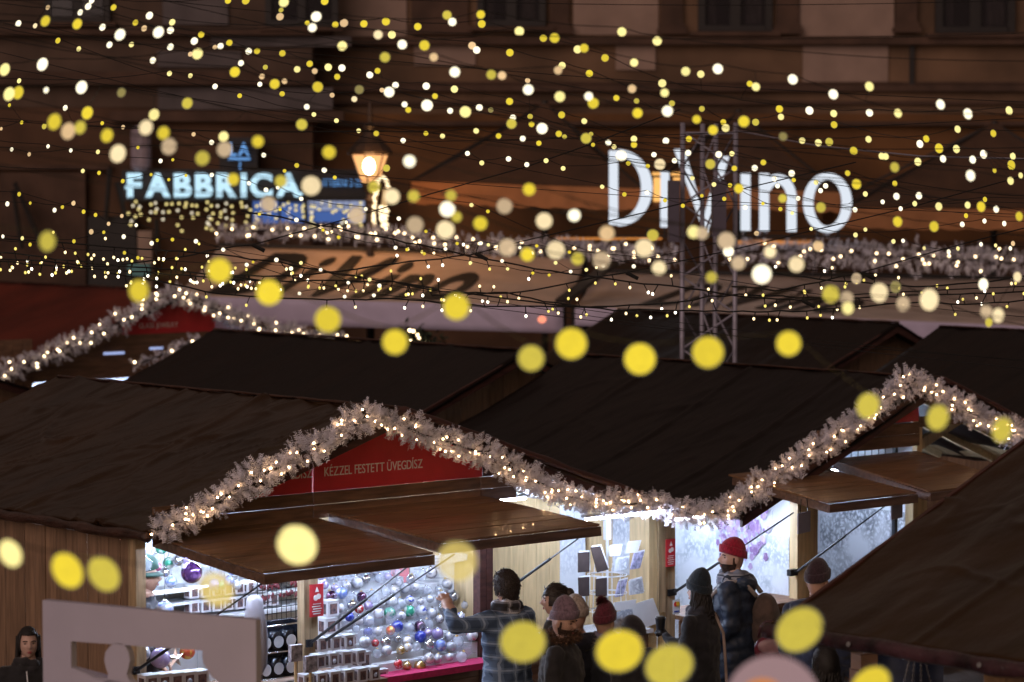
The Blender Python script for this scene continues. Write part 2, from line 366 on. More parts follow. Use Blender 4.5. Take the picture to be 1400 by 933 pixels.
# blue-white shop sign
M['neon'] = emit('blue_white_letter', (.56, .84, 1.0), .98)
M['neon_dim'] = emit('dim_blue_letter', (.16, .38, .80), .9)
sign = empty('shop_sign', 'glowing blue white letters FABBRICA with a small LA above on the dark fascia', 'sign', W(170, 275, Y2 - .62))
def sign_word(text, x0, x1, ytop, ybot, mt, off):
    gl, _ = glyphs(text, mt, ext=.03, offset=off); tot = gl[-1][2] + gl[-1][3]
    a = W(x0, ybot, Y2 - .68); b = W(x1, ytop, Y2 - .68); hz = .72
    for ch, me, x, w_ in gl:
        o = mobj('letter', me, sign); o.rotation_euler = (math.pi / 2, 0, 0)
        o.scale = ((b.x - a.x) / tot, (b.z - a.z) / hz, 1); o.location = Vector((a.x + x * (b.x - a.x) / tot, a.y, a.z)) - sign.location
sign_word('FABBRICA', 174, 412, 237, 269, M['neon'], .042)
sign_word('LA', 314, 341, 195, 213, M['neon_dim'], .02)
sign_word('ITTERNI 2-25', 441, 495, 245, 255, M['neon_dim'], .0)
for (x0, y0, x1, y1, k) in ((312, 216, 342, 219, 'neon_dim'), (327, 222, 329, 232, 'neon_dim'), (170.5, 254.5, 177, 258.5, 'neon'), (405, 263, 414, 267, 'neon')):
    o = fb(MB(), x0, y0, x1, y1, Y2 - .66, .03).build('letter_stroke', M[k], sign); o.location = -sign.location
# icicle curtain of tiny lights below
M['ic'] = emit('icicle_light', (1, .80, .30), 1.1, sample=False); M['ic2'] = emit('pale_icicle_light', (1, .86, .62), 1.0, sample=False)
ic = empty('icicle_lights', 'curtain of tiny dangling warm lights hanging beneath the glowing blue letters', 'light curtain', W(175, 272, Y2 - .9))
mw = MB(); ml = MB(); RI = random.Random(5)
for i in range(34):
    px = 178 + i * 9.4 + RI.uniform(-3, 3); n = RI.randint(2, 5); y = 272
    top = W(px, 270, Y2 - .9); yy = 272
    for k in range(n):
        yy += RI.uniform(4, 11); p = W(px + RI.uniform(-3.5, 3.5), min(yy, 316), Y2 - .9)
        ml.mi = 0 if RI.random() < .7 else 1; ml.sphere(p, .028, 6, 4)
    mw.tube([top, W(px, min(yy, 316), Y2 - .9)], .006, 3)
mw.tube([W(175, 270, Y2 - .9), W(500, 270, Y2 - .9)], .008, 3)
o = mw.build('wire', M['wire'], ic); o.location = -ic.location
o = ml.build('light', [M['ic'], M['ic2']], ic); o.location = -ic.location; tag(o, kind='stuff')

# ------------------------------------------------------------------ big white lettering over the terrace
YS = 46.6
M['bigletter'] = emit('white_acrylic_letter', (.80, .86, .95), .86)
big = empty('wine_bar_sign', 'big white standing letters DiVino above the terrace canopies', 'sign', W(834, 326, YS))
def stroke_letter(polys):
    mb = MB()
    for poly in polys:
        mb.prism([W(x, y, YS) for x, y in poly], (0, .14, 0))
    o = mb.build('letter', M['bigletter'], big); o.location = -big.location
    return o
def ring(cx, cy, rx, ry, tx, ty, a0=0, a1=360, n=36):
    out = []
    for i in range(n + 1):
        a = math.radians(a0 + (a1 - a0) * i / n); out.append((cx + rx * math.cos(a), cy - ry * math.sin(a)))
    for i in range(n, -1, -1):
        a = math.radians(a0 + (a1 - a0) * i / n); out.append((cx + (rx - tx) * math.cos(a), cy - (ry - ty) * math.sin(a)))
    return out
def strip(poly):   # ring outline -> quads, so that concave outlines fill cleanly
    n = len(poly) // 2; return [[poly[i], poly[i+1], poly[2*n-2-i], poly[2*n-1-i]] for i in range(n - 1)]
stroke_letter([[(833, 206), (845, 206), (845, 308), (833, 308)]] + strip(ring(845, 257, 47, 52.5, 15, 9.5, -90, 90)))
stroke_letter([[(903.5, 235), (915, 235), (915, 311), (903.5, 311)]])
stroke_letter([[(922, 204), (936, 204), (963, 296), (963, 318)], [(963, 318), (963, 296), (985, 214), (997, 214), (968, 318)]])
stroke_letter([[(1013.5, 237), (1026, 237), (1026, 316), (1013.5, 316)]])
stroke_letter([[(1039, 237), (1051.5, 237), (1051.5, 316), (1039, 316)], [(1076.5, 272), (1089, 272), (1089, 317), (1076.5, 317)]] + strip(ring(1064, 272, 25, 34, 12.5, 14, 0, 150)))
stroke_letter(strip(ring(1132, 277.5, 33, 41, 13, 9)))
rl = MB(); fb(rl, 828, 322, 1172, 325, YS + .02, .06)
for x in (838, 885, 909, 965, 1019, 1045, 1083, 1118, 1146): fb(rl, x - 1.5, 312, x + 1.5, 322, YS + .04, .04)
o = rl.build('mounting_rail', M['win_frame'], big); o.location = -big.location

# ------------------------------------------------------------------ terrace canopies
M['canvas'] = mat('tan_canvas', (.54, .40, .31), rough=.85, var=.12, scale=2, bump=.1, bscale=30)
M['canvas_grey'] = mat('grey_canvas', (.42, .33, .28), rough=.85, var=.12, scale=2, bump=.1, bscale=30)
M['valance'] = mat('lavender_valance', (.60, .53, .70), rough=.8, var=.08, scale=3)
def canopy(label, x0, x1, yt0, yt1, yb0, yb1, Yt, Yb, cm, word, wx0, wx1, wt, wb, val):
    a = W(x0[0], yt0, Yt); b = W(x1[0], yt1, Yt); c = W(x1[1], yb1, Yb); d = W(x0[1], yb0, Yb)
    root = empty('terrace_canopy', label, 'awning', (d.x, d.y, 0))
    def fn(s, t):
        p = (a * (1 - s) + b * s) * (1 - t) + (d * (1 - s) + c * s) * t
        return p + Vector((0, 0, -.10 * math.sin(math.pi * t) * (.6 + .4 * math.cos(s * 12)))) - root.location
    mb = MB().grid(24, 12, fn); o = mb.build('canvas', cm, root, smooth=True)
    sm = o.modifiers.new('thick', 'SOLIDIFY'); sm.thickness = .012; sm.offset = -1
    if val:
        h = val; e0 = d - root.location; e1 = c - root.location
        vb = MB().grid(30, 4, lambda s, t: e0.lerp(e1, s) + Vector((0, -.02 - .03 * t + .012 * math.sin(s * 55) * t, -h * t - .006)))
        o = vb.build('valance', M['valance'], root, smooth=True)
        sm = o.modifiers.new('thick', 'SOLIDIFY'); sm.thickness = .01; sm.offset = 1
    pm = MB()
    for e in (a, b):
        q = e - root.location; pm.tube([q, Vector((q.x, q.y, 0))], .05, 8)
    for e in (c, d):
        q = e - root.location; pm.tube([q + Vector((0, .15, 0)), Vector((q.x, q.y + .15, 0))], .05, 8)
    pm.tube([a - root.location, b - root.location], .06, 8)
    pm.build('frame', M['win_frame'], root)
    if word:
        ub = (b - a).normalized(); t1 = (wt - yt0) / (yb0 - yt0); t2 = (wb - yt0) / (yb0 - yt0)
        s1 = (wx0 - x0[0]) / (x1[0] - x0[0]); s2 = (wx1 - x0[0]) / (x1[0] - x0[0])
        gl, _ = glyphs(word, M['darktext'], ext=0, offset=.026, shear=.0); tot = gl[-1][2] + gl[-1][3]
        for ch, me, x, w_ in gl:
            m2 = MB(); vs = []
            for v in me.vertices:
                hh = v.co.y / .72; s = s1 + (s2 - s1) * (x + v.co.x) / tot; t = t2 + (t1 - t2) * hh
                vs.append(fn(s + .085 * (hh - .5), t) + Vector((0, -.012, .02)))
            m2.add(vs, [tuple(p.vertices) for p in me.polygons])
            o = m2.build('printed_letter', M['darktext'], root)
    return root
canopy('tan canvas canopy printed DiVino with a lavender valance', (300, 236), (800, 770), 336, 352, 404, 419, 48.5, 45.2, M['canvas'], 'DiVino', 362, 676, 343, 399, .42)
canopy('greyish canvas canopy behind the metal truss, right of the tan one', (812, 786), (1560, 1560), 372, 385, 419, 452, 48.5, 45.2, M['canvas_grey'], 'DiVino', 925, 1190, 384, 412, .30)
st = MB(); st.beam(W(838, 360, 47), W(768, 412, 45.0), .22, .06)
o = tag(st.build('canopy_strut', M['win_frame']), 'dark slanting strut between the two terrace canopies', 'strut')
ol = MB().sphere(W(741, 437, 44.8), (.07, .04, .06), 8, 6); tag(ol.build('exit_lamp', emit('coral_lamp', (1, .30, .18), 1.2)), 'small coral red lamp under the right end of the lavender valance', 'lamp')
# dark shop front below the canopies with a few lights and shrubs
M['shrub'] = mat('dark_shrub', (.02, .035, .016), rough=.8, var=.5, scale=9)
sh = empty('potted_shrub', 'dark potted shrub with a few white lights beneath the lavender valance', 'plant', W(560, 480, 44) * 1)
lf = MB(); RS = random.Random(3)
for i in range(700):
    p = W(565 + RS.gauss(0, 16), 470 + RS.gauss(0, 9), 44 + RS.gauss(0, .25)); a = Vector((RS.uniform(-1, 1), RS.uniform(-1, 1), RS.uniform(-1, 1))).normalized() * .06; b_ = a.cross(Vector((RS.uniform(-1, 1), RS.uniform(-1, 1), 1))).normalized() * .03
    lf.add([p - a, p + b_, p + a, p - b_], [(0, 1, 2, 3)])
o = lf.build('leaves', M['shrub'], sh); o.location = -sh.location; tag(o, kind='stuff')
pt = MB().lathe([(.2, -.55), (.28, 0), (.25, 0)], (0, 0, 0), 12); o = pt.build('pot', M['trim'], sh); o.location = (0, 0, -.1)
for (x, y) in ((560, 452), (565, 453), (571, 458), (573, 463), (575, 471), (579, 472), (561, 467)):
    o = MB().sphere(W(x, y, 43.6), .022, 6, 4).build('shrub_light', M['garland_far'], sh); o.location = -sh.location

# ------------------------------------------------------------------ big parasols behind the lettering
M['parasol'] = mat('brown_parasol_cloth', (.075, .036, .018), rough=.85, var=.2, scale=2)
M['parasol_val'] = mat('orange_parasol_valance', (.40, .17, .065), rough=.8, var=.15, scale=2)
def parasol(label, x0, x1, ye0, ye1, apex, Yf, depth, vy):
    a = W(x0, ye0, Yf); b = W(x1, ye1, Yf); ap = W(apex[0], apex[1], Yf + depth / 2)
    root = empty('market_parasol', label, 'parasol', (ap.x, ap.y, 0))
    c = b + Vector((0, depth, 0)); d = a + Vector((0, depth, 0)); mb = MB()
    ctr = ap - root.location; q = [p - root.location for p in (a, b, c, d)]
    for i in range(4):
        p0, p1 = q[i], q[(i + 1) % 4]
        mb.grid(10, 8, lambda s, t: (p0.lerp(p1, s)).lerp(ctr, t) + Vector((0, 0, -.12 * math.sin(math.pi * t))))
    o = mb.build('canopy', M['parasol'], root, smooth=True)
    hv = a.z - W(x0, ye0 + vy, Yf).z; vb = MB()
    for i in range(4):
        p0, p1 = q[i], q[(i + 1) % 4]; nn = (p1 - p0).cross(Vector((0, 0, 1))).normalized()
        vb.grid(34, 3, lambda s, t: p0.lerp(p1, s) + nn * (.02 + .02 * math.sin(s * 60) * t) + Vector((0, 0, -.015 - (hv + .05 * abs(math.sin(s * 30))) * t)))
    vb.build('valance', M['parasol_val'], root, smooth=True)
    pm = MB().tube([ctr, (0, 0, 0)], .06, 8)
    for p in q: pm.beam(ctr - Vector((0, 0, .05)), p - Vector((0, 0, .02)), .04, .04)
    pm.build('pole', M['win_frame'], root)
parasol('wide brown parasol with orange lit valance just right of the street lamp', 562, 880, 247, 257, (745, 138), 49.6, 3.2, 28)
parasol('wide brown parasol behind the letters of the big white sign', 892, 1150, 252, 262, (1010, 150), 50.2, 3.2, 26)
parasol('wide brown parasol at right edge above the long frosted garland', 1155, 1560, 283, 287, (1360, 165), 49.6, 3.4, 26)
lp = MB(); fb(lp, 918, 236, 935, 240, 49, .1); fb(lp, 894, 243, 905, 276, 49, .12); fb(lp, 892, 236, 906, 240, 49, .1); fb(lp, 921, 243, 930, 247, 49, .1)
tag(lp.build('amber_lantern', emit('amber_lantern', (1, .50, .14), 1.1)), 'amber glowing lantern seen beside the small i of the big white sign', 'lantern')
ob = MB(); fb(ob, 1004, 329, 1110, 335, 47.6, .1); fb(ob, 760, 325, 905, 328, 47.6, .1)
tag(ob.build('warm_light_strip', emit('warm_strip', (1, .36, .08), .55)), 'thin orange light strip beneath the big white letters', 'light strip')

# ------------------------------------------------------------------ street lamp
lw = W(506, 250, 48.2)
sl = empty('street_lamp', 'old lantern street lamp glowing orange left of the brown parasol', 'street lamp', (lw.x, lw.y, 0))
M['lamp_iron'] = mat('lamp_iron', (.035, .022, .016), rough=.5, var=.3)
M['lamp_glass'] = emit('orange_lantern_glass', (1, .46, .17), 1.25)
M['lamp_core'] = emit('lamp_core', (1, .80, .52), 14)
zb = lw.z; zt = W(506, 212, 48.2).z
pm = MB().lathe([(.16, 0), (.16, .5), (.10, .6), (.08, 1.2), (.055, zb - .35), (.09, zb - .3), (.05, zb - .2), (.14, zb - .06), (.15, zb)], (0, 0, 0), 12)
pm.build('post', M['lamp_iron'], sl, smooth=False)
cage = MB(); gl = MB(); hx0, hx1 = .145, .31
for k in range(6):
    a0 = math.pi / 3 * k + .3; a1 = a0 + math.pi / 3
    p = [Vector((hx0 * math.cos(a0), hx0 * math.sin(a0), zb)), Vector((hx0 * math.cos(a1), hx0 * math.sin(a1), zb)), Vector((hx1 * math.cos(a1), hx1 * math.sin(a1), zt)), Vector((hx1 * math.cos(a0), hx1 * math.sin(a0), zt))]
    gl.add(p, [(0, 1, 2, 3)]); cage.beam(p[0], p[3], .022, .022)
gl.build('lantern_glass', M['lamp_glass'], sl); cage.build('lantern_cage', M['lamp_iron'], sl)
MB().sphere((0, -.36, (zb + zt) / 2 + .04), (.10, .05, .14), 12, 8).build('lamp_globe', M['lamp_core'], sl, smooth=True)
MB().lathe([(.37, zt), (.39, zt + .04), (.33, zt + .12), (.16, zt + .3), (.09, zt + .42), (.11, zt + .48), (.04, zt + .55), (.05, zt + .68), (.012, zt + .9)], (0, 0, 0), 14).build('lantern_roof', M['lamp_iron'], sl)
ll = bpy.data.lights.new('street_lamp_light', 'POINT'); ll.energy = 65; ll.color = (1, .48, .17); ll.shadow_soft_size = .3
lo = bpy.data.objects.new('street_lamp_light', ll); COL.objects.link(lo); lo.parent = sl; lo.location = (.1, -.75, zb + .25)
# cane-shaped light figure next to it
cn = empty('light_cane', 'pair of cane shaped outlines wrapped in warm light beside the street lamp', 'light figure', W(520, 312, 47))
cm = MB(); pts = [(512, 311), (511, 295), (513, 270), (516, 248), (523, 241), (529, 248), (531, 262)]
cm.tube([W(x, y, 47) for x, y in pts], .035, 8); cm.tube([W(x, y, 46.9) for x, y in ((525, 310), (524, 290), (527, 268), (528, 258))], .05, 8)
o = cm.build('tube_outline', emit('cane_tube', (1, .62, .28), .55), cn); o.location = -cn.location
cm = MB()
for i in range(110):
    k = RI.random() * (len(pts) - 1); j = int(k); q = k - j; x = pts[j][0] * (1 - q) + pts[j+1][0] * q; y = pts[j][1] * (1 - q) + pts[j+1][1] * q
    if i % 2: x = 524 + RI.uniform(-4, 6); y = RI.uniform(282, 311)
    cm.sphere(W(x + RI.uniform(-2, 2), y, 46.8 + RI.uniform(-.05, .05)), .022, 6, 4)
o = cm.build('bead_light', emit('cane_bead', (1, .78, .46), 2.2, sample=False), cn); o.location = -cn.location; tag(o, kind='stuff')

# ------------------------------------------------------------------ lighting truss
def truss(label, xs, ytop, Y, dy):
    pts = [W(x, 600, Y + d) for x, d in xs]; root = empty('truss_tower', label, 'truss', (pts[0].x, pts[0].y, 0))
    zt_ = W(xs[0][0], ytop, Y).z
    for p in pts:
        MB().tube([Vector((p.x, p.y, 0)) - root.location, Vector((p.x, p.y, zt_)) - root.location], .029, 10).build('post', M['steel'], root, smooth=True)
    bm_ = MB(); z = .3; n = len(pts); k = 0
    while z < zt_ - .3:
        for i in range(n):
            a = pts[i]; b = pts[(i + 1) % n]; A = Vector((a.x, a.y, z)); B = Vector((b.x, b.y, z + .42))
            if k % 2: A, B = Vector((b.x, b.y, z)), Vector((a.x, a.y, z + .42))
            bm_.tube([A - root.location, B - root.location], .012, 5)
        z += .42; k += 1
    for i in range(n):
        a = pts[i]; b = pts[(i + 1) % n]; bm_.tube([Vector((a.x, a.y, zt_ - .12)) - root.location, Vector((b.x, b.y, zt_ - .12)) - root.location], .014, 5)
    bm_.build('brace', M['steel'], root)
    return root, zt_
tr, ztr = truss('silvery lattice truss tower standing before the big white letters', ((932, 0), (1004, 0), (977, .55), (959, .6)), 168, 33.0, .6)
for (x0, x1, y0, y1) in ((914, 928, 247, 330), (974, 992, 247, 322)):
    sp_ = MB(); a = W(x0, y0, 32.7); b_ = W(x1, y1, 32.7); sp_.box((a.x, 32.6, b_.z), (b_.x, 32.9, a.z))
    sp_.box((a.x - .01, 32.585, b_.z - .01), (b_.x + .01, 32.60, b_.z + .02)); 
    tag(sp_.build('column_speaker', mat('speaker_grey', (.10, .085, .12), rough=.6, var=.1)), 'slim grey column speaker strapped to the ' + ('left' if x0 < 950 else 'right') + ' leg of the truss tower', 'speaker', 'column speakers on the truss')
gw = MB(); a = W(1004, 178, 33); gw.tube([a, W(1120, 200, 30), W(1260, 214, 27), W(1420, 218, 24)], .008, 4)
tag(gw.build('guy_wire', M['steel']), 'thin pale cable running from the truss top towards the right edge', 'cable')
# ------------------------------------------------------------------ market huts
def nz3(p, s=1.0): return mnoise.noise(Vector(p) * s)
def slope(root, name, t0, z0, t1, z1, v0, v1, mt, seams=(), amp=.018, nu=26, nv=60, thick=.03, sag=.03, droop0=0.):
    ln = math.hypot(t1 - t0, z1 - z0); nx, nzv = -(z1 - z0) / ln, (t1 - t0) / ln
    if nzv < 0: nx, nzv = -nx, -nzv
    sd_ = R.random() * 50
    def fn(a, b):
        t = t0 + (t1 - t0) * a; z = z0 + (z1 - z0) * a; v = v0 + (v1 - v0) * b
        d = amp * nz3((a * ln * .9 + sd_, v * 2.2, 1.3)) + amp * .8 * nz3((a * ln * 2.2, v * 5.5 + a * 3 + sd_, 4.1)) * (.3 + .7 * max(0, nz3((a * 2, v, sd_)) + .4))
        d -= sag * math.sin(math.pi * a)
        w1 = nz3((a * ln * 1.1 + v * .55 + sd_, v * 1.5 - a * ln * .6, 8.)); w2 = nz3((a * ln * .5 - v * .9, v * 2.4 + a * ln * 1.5 + sd_, 5.))
        d += amp * .9 * max(0, 1 - abs(w1) * 9) * max(0, nz3((a * 3, v, sd_ + 9)) + .35) + amp * .6 * max(0, 1 - abs(w2) * 10) * max(0, nz3((a * 2 + 7, v * .8, sd_)) + .3)
        for s in seams: d += .020 * math.exp(-((v - s + .05 * math.sin(a * 3)) / .035) ** 2)
        return (t + nx * d, v, z + nzv * d - droop0 * (1 - b) ** 6)
    mb = MB().grid(nu, nv, fn); o = mb.build(name, mt, root, smooth=True)
    sm = o.modifiers.new('thick', 'SOLIDIFY'); sm.thickness = thick; sm.offset = -1
    return o
def hem(root, pts, r, mt=None, name='rolled_hem'):
    """rolled plastic edge: a wrinkled flattened tube"""
    P_ = []; pts = [Vector(p) for p in pts]; n = max(8, int((pts[-1] - pts[0]).length / .06)); rs = []
    for i in range(n + 1):
        k = i / n * (len(pts) - 1); j = min(int(k), len(pts) - 2); q = pts[j].lerp(pts[j + 1], k - j)
        am = min(1, r / .03); P_.append(q + Vector((.014 * am * nz3((i * .16, 2, 3)), 0, .012 * am * nz3((i * .14, 7, 1))))); rs.append(r * (1 + .3 * nz3((i * .25, 1, 9))))
    return MB().tube(P_, rs, 8).build(name, mt or M['hem'], root, smooth=True)
def gable_planks(root, tl, zl, tp, zp, tr, zr, zb, v, th, w_, mt, name='gable_board', skip=None):
    def roofz(t): return zl + (zp - zl) * (t - tl) / (tp - tl) if t < tp else zp + (zr - zp) * (t - tp) / (tr - tp)
    t = tl + .12
    while t < tr - .2:
        t2 = min(t + w_, tr - .12); za, zc = roofz(t) - .07, roofz(t2) - .07
        if za > zb + .02 and zc > zb + .02 and not (skip and skip(t)):
            poly = [(t + .004, v, zb), (t2 - .004, v, zb)] + [(t2 - .004, v, zc)] + ([(tp, v, zp - .07)] if t < tp < t2 else []) + [(t + .004, v, za)]
            MB().prism(poly, (0, th, 0)).build(name, mt, root)
        t = t2
def rakes(root, tl, zl, tp, zp, tr, zr, v, mt, h=.13):
    for (a, b) in (((tl, zl), (tp, zp)), ((tp, zp), (tr, zr))):
        MB().prism([(a[0], v, a[1] - h), (b[0], v, b[1] - h), (b[0], v, b[1] - .012), (a[0], v, a[1] - .012)], (0, .03, 0)).build('fascia_board', mt, root)

def hut_root(label, fr, group='wooden market huts'):
    return empty('market_hut', label, 'market hut', fr.o, fr.a, group)

# ---- hut A: painted glass ornaments
HA = hut_root('plank market hut with garlanded gable, red sign and two raised brown flaps over glass ornaments', ROW)
tlA, zlA, tpA, zpA, trA, zrA = -.14, 2.145, 2.29, 2.92, 5.36, 1.90
slope(HA, 'roof_tarp', tlA - .06, zlA - .02, tpA, zpA, -.34, 4.75, M['tarp'], seams=(.35, 1.5, 2.65, 3.8), amp=.030, nu=100, nv=190)
slope(HA, 'roof_tarp', tpA, zpA - .004, trA, zrA, -.34, 4.75, M['tarp'], seams=(1.2, 3))
hem(HA, [(tlA - .09, -.36, zlA - .06), (tlA - .09, 4.75, zlA - .06)], .040)
hem(HA, [(tpA, -.36, zpA + .012), (tpA, 4.75, zpA + .012)], .012, name='ridge_rope')
hem(HA, [(tlA - .02, -.345, zlA + .0), (tpA, -.345, zpA + .004), (trA, -.345, zrA + .004)], .028, M['fascia'])
rakes(HA, tlA, zlA, tpA, zpA, trA, zrA, -.32, M['fascia'])
v = .06
while v < 4.6:
    MB().box((-.095 + R.uniform(-.006, .004), v, 0), (-.07, v + .143, 2.02)).build('wall_plank', M['plank'], HA); v += .15
MB().box((-.12, .03, 2.03), (-.094, 4.6, 2.11)).build('wall_plate', M['beamx'], HA)
MB().box((-.125, -.05, 0), (-.035, .055, 2.05)).build('corner_post', M['post'], HA)
MB().box((-.13, -.055, 2.052), (-.03, .058, 2.15)).build('post_cap', M['post'], HA)
for t, mt in ((1.50, 'post'), (3.38, 'fascia'), (3.455, 'fascia')):
    MB().box((t, -.04, 0), (t + (.14 if t < 2 else .07), .05, 2.04)).build('post', M[mt], HA)
for t in (5.40, 5.60):
    MB().box((t, -.03, 0), (t + (.10 if t < 5.5 else .13), .06 if t > 5.5 else .22, 1.84)).build('post', M['pine' if t < 5.5 else 'post'], HA)
MB().box((5.505, -.05, .9), (5.595, .06, 1.84)).build('post_filler', M['post'], HA)
slope(HA, 'valley_tarp', trA - .02, zrA - .012, 6.34, 1.77, -.34, 4.75, M['tarp_dark'], nu=8)
# boards over the flaps
sg_text = joined_text('KÉZZEL FESTETT ÜVEGDÍSZ', M['signtext'], ext=.002, space=.75); a0 = ROW.L(441, 652); a1 = ROW.L(575, 640); k = (a1.x - a0.x) / sg_text[1]
def roofA(t): return zlA + (zpA - zlA) * (t - tlA) / (tpA - tlA) if t < tpA else zpA + (zrA - zpA) * (t - tpA) / (trA - tpA)
for (a, b, z0, z1) in ((.06, 1.60, 2.165, 2.265), (1.605, 3.395, 2.165, 2.265), (.06, 1.60, 2.055, 2.160), (1.605, 3.395, 2.055, 2.160), (3.40, 4.05, 2.165, 2.262), (3.40, 3.8, 2.06, 2.160)):
    MB().box((a, -.03, z0), (b, -.005, z1)).build('front_board', M['beamx'], HA)
for (a, b) in ((.62, 1.60), (1.615, 3.42), (3.43, 4.0)):
    zz = 2.268; pl = [(a, -.02, zz), (b, -.02, zz), (b, -.02, roofA(b) - .06)] + ([(tpA, -.02, zpA - .06)] if a < tpA < b else []) + [(a, -.02, roofA(a) - .06)]
    sp_ = MB().prism(pl, (0, .02, 0)).build('sign_panel' if a < 3 else 'gable_board', M['redsign'] if a < 3 else M['fascia'], HA)
    if a == 1.615:
        tb, tw = sg_text
        o = tb.build('lettering', M['signtext'], sp_); o.rotation_euler = (math.pi / 2, 0, 0); o.scale = (k, k * 1.28, 1); o.location = (a0.x, -.025, a0.z + .005)
    if a == .62:
        tb, tw = joined_text('ÜVEGDÍSZ', M['signtext'], ext=.002, space=.75); a1 = ROW.L(424, 654)
        o = tb.build('lettering', M['signtext'], sp_); o.rotation_euler = (math.pi / 2, 0, 0); o.scale = (k, k * 1.28, 1); o.location = (a1.x - tw * k, -.025, a0.z + .005)
def flap(root, t0, t1, zh, zf, lv, mt='flap'):
    """raised shutter: boards along the counter on an edge frame"""
    sl_ = (zf - zh) / lv
    fm = MB()
    for (q0, q1, w2, h2) in (((t0, -lv, zf), (t1, -lv, zf), .035, .075), ((t0 + .015, -.05, zh), (t0 + .015, -lv + .02, zf), .03, .07), ((t1 - .015, -.05, zh), (t1 - .015, -lv + .02, zf), .03, .07)):
        fm.beam(Vector(q0) - Vector((0, 0, .03)), Vector(q1) - Vector((0, 0, .03)), w2, h2)
    fo = fm.build('flap', M['frame_wood'], root); n = 9
    for i in range(n):
        a = lv * i / n + .004; b = lv * (i + 1) / n - .002; dz = R.uniform(-.002, .002)
        MB().prism([(t0, -a - .0, zh + sl_ * a + .012 + dz), (t1, -a, zh + sl_ * a + .012 + dz), (t1, -b, zh + sl_ * b + .012 + dz), (t0, -b, zh + sl_ * b + .012 + dz)], (0, 0, .016)).build('board', M[mt], fo)
    return fo
flap(HA, .03, 1.66, 2.03, 1.89, 1.45); flap(HA, 1.745, 3.43, 2.08, 1.965, 1.45)
def strut(root, p0, p1, va=-.06, vb=-1.30):
    a = ROW.L(p0[0], p0[1], va); b = ROW.L(p1[0], p1[1], vb)
    mb = MB().tube([a, a.lerp(b, .55)], .013, 8).tube([a.lerp(b, .55), b], .007, 6); mb.box(a - Vector((.03, .0, .03)), a + Vector((.03, .05, .03)))
    return mb.build('gas_strut', M['black'], root)
strut(HA, (187, 917), (373, 788)); strut(HA, (424, 880), (567, 767)); strut(HA, (442, 878), (621, 758)); strut(HA, (707, 797), (790, 737), -.5, -1.3)
# inside of hut A
for i in range(18):
    t = .03 + i * .3; MB().box((t, 2.30, 0), (t + .296, 2.32, 2.0 if t > 3.4 else 2.2)).build('back_board', M['white'], HA)
for i in range(13):
    v = .07 + i * .17; MB().box((3.452, v, 0), (3.475, v + .166, 2.2)).build('partition_board', M['pine'], HA)
for i in range(12):
    v = .1 + i * .18; MB().box((5.425, v + .13, 0), (5.45, v + .306, 1.86)).build('side_board', M['pine'], HA)
MB().box((.0, 0, -.0), (5.6, 2.3, .06)).build('floor', M['beamx'], HA)
for i in range(5):
    MB().box((.06, -.03, .08 + i * .125), (3.37, -.008, .2 + i * .125)).build('counter_board', M['beamx'], HA)
MB().box((.055, -.30, .70), (3.375, .55, .735)).build('counter_top', M['beamx'], HA)
MB().box((3.56, -.10, .74), (5.39, .45, .775)).build('counter_top', M['white'], HA)
for i in range(5): MB().box((3.56, -.03, .08 + i * .13), (5.39, -.008, .205 + i * .13)).build('counter_board', M['beamx'], HA)
for i in range(8):   # boarded ceiling under the right slope
    v = .05 + i * .28; MB().prism([(3.5, v, roofA(3.5) - .10), (5.38, v, roofA(5.38) - .08), (5.38, v, roofA(5.38) - .065), (3.5, v, roofA(3.5) - .085)], (0, .274, 0)).build('ceiling_board', M['white'], HA)
def led(root, t0, t1, v, z):
    h = MB().box((t0 - .03, v - .03, z + .012), (t1 + .03, v + .03, z + .03)).build('lamp_housing', M['white'], root)
    MB().tube([(t0, v, z), (t1, v, z)], .016, 8).build('lamp_tube', M['led'], h)
led(HA, .2, 1.45, -.22, 1.965); led(HA, .2, 1.5, .6, 2.02); led(HA, .2, 3.2, 1.3, 2.06); led(HA, 1.85, 3.3, -.25, 2.0); led(HA, 4.3, 5.2, -.37, 1.87); led(HA, 3.6, 5.2, 1.4, 1.84)
a = ROW.L(204, 810, 2.0); b = ROW.L(385, 788, 2.0)
sh_ = MB().box((a.x, 1.98, a.z - .03), (3.2, 2.29, a.z - .005)).build('shelf', M['white'], HA)
MB().tube([(a.x, 1.965, a.z), (3.2, 1.965, a.z)], .009, 6).build('shelf_light', emit('shelf_led', (.8, .9, 1), 9), sh_)
a2 = ROW.L(300, 838, 2.0); MB().box((.4, 1.9, a2.z - .04), (3.2, 2.29, a2.z - .01)).build('shelf', M['white'], HA)
a3 = ROW.L(300, 816, 2.1); MB().box((.4, 1.97, a3.z - .012), (3.2, 2.29, a3.z + .002)).build('shelf', M['white'], HA)
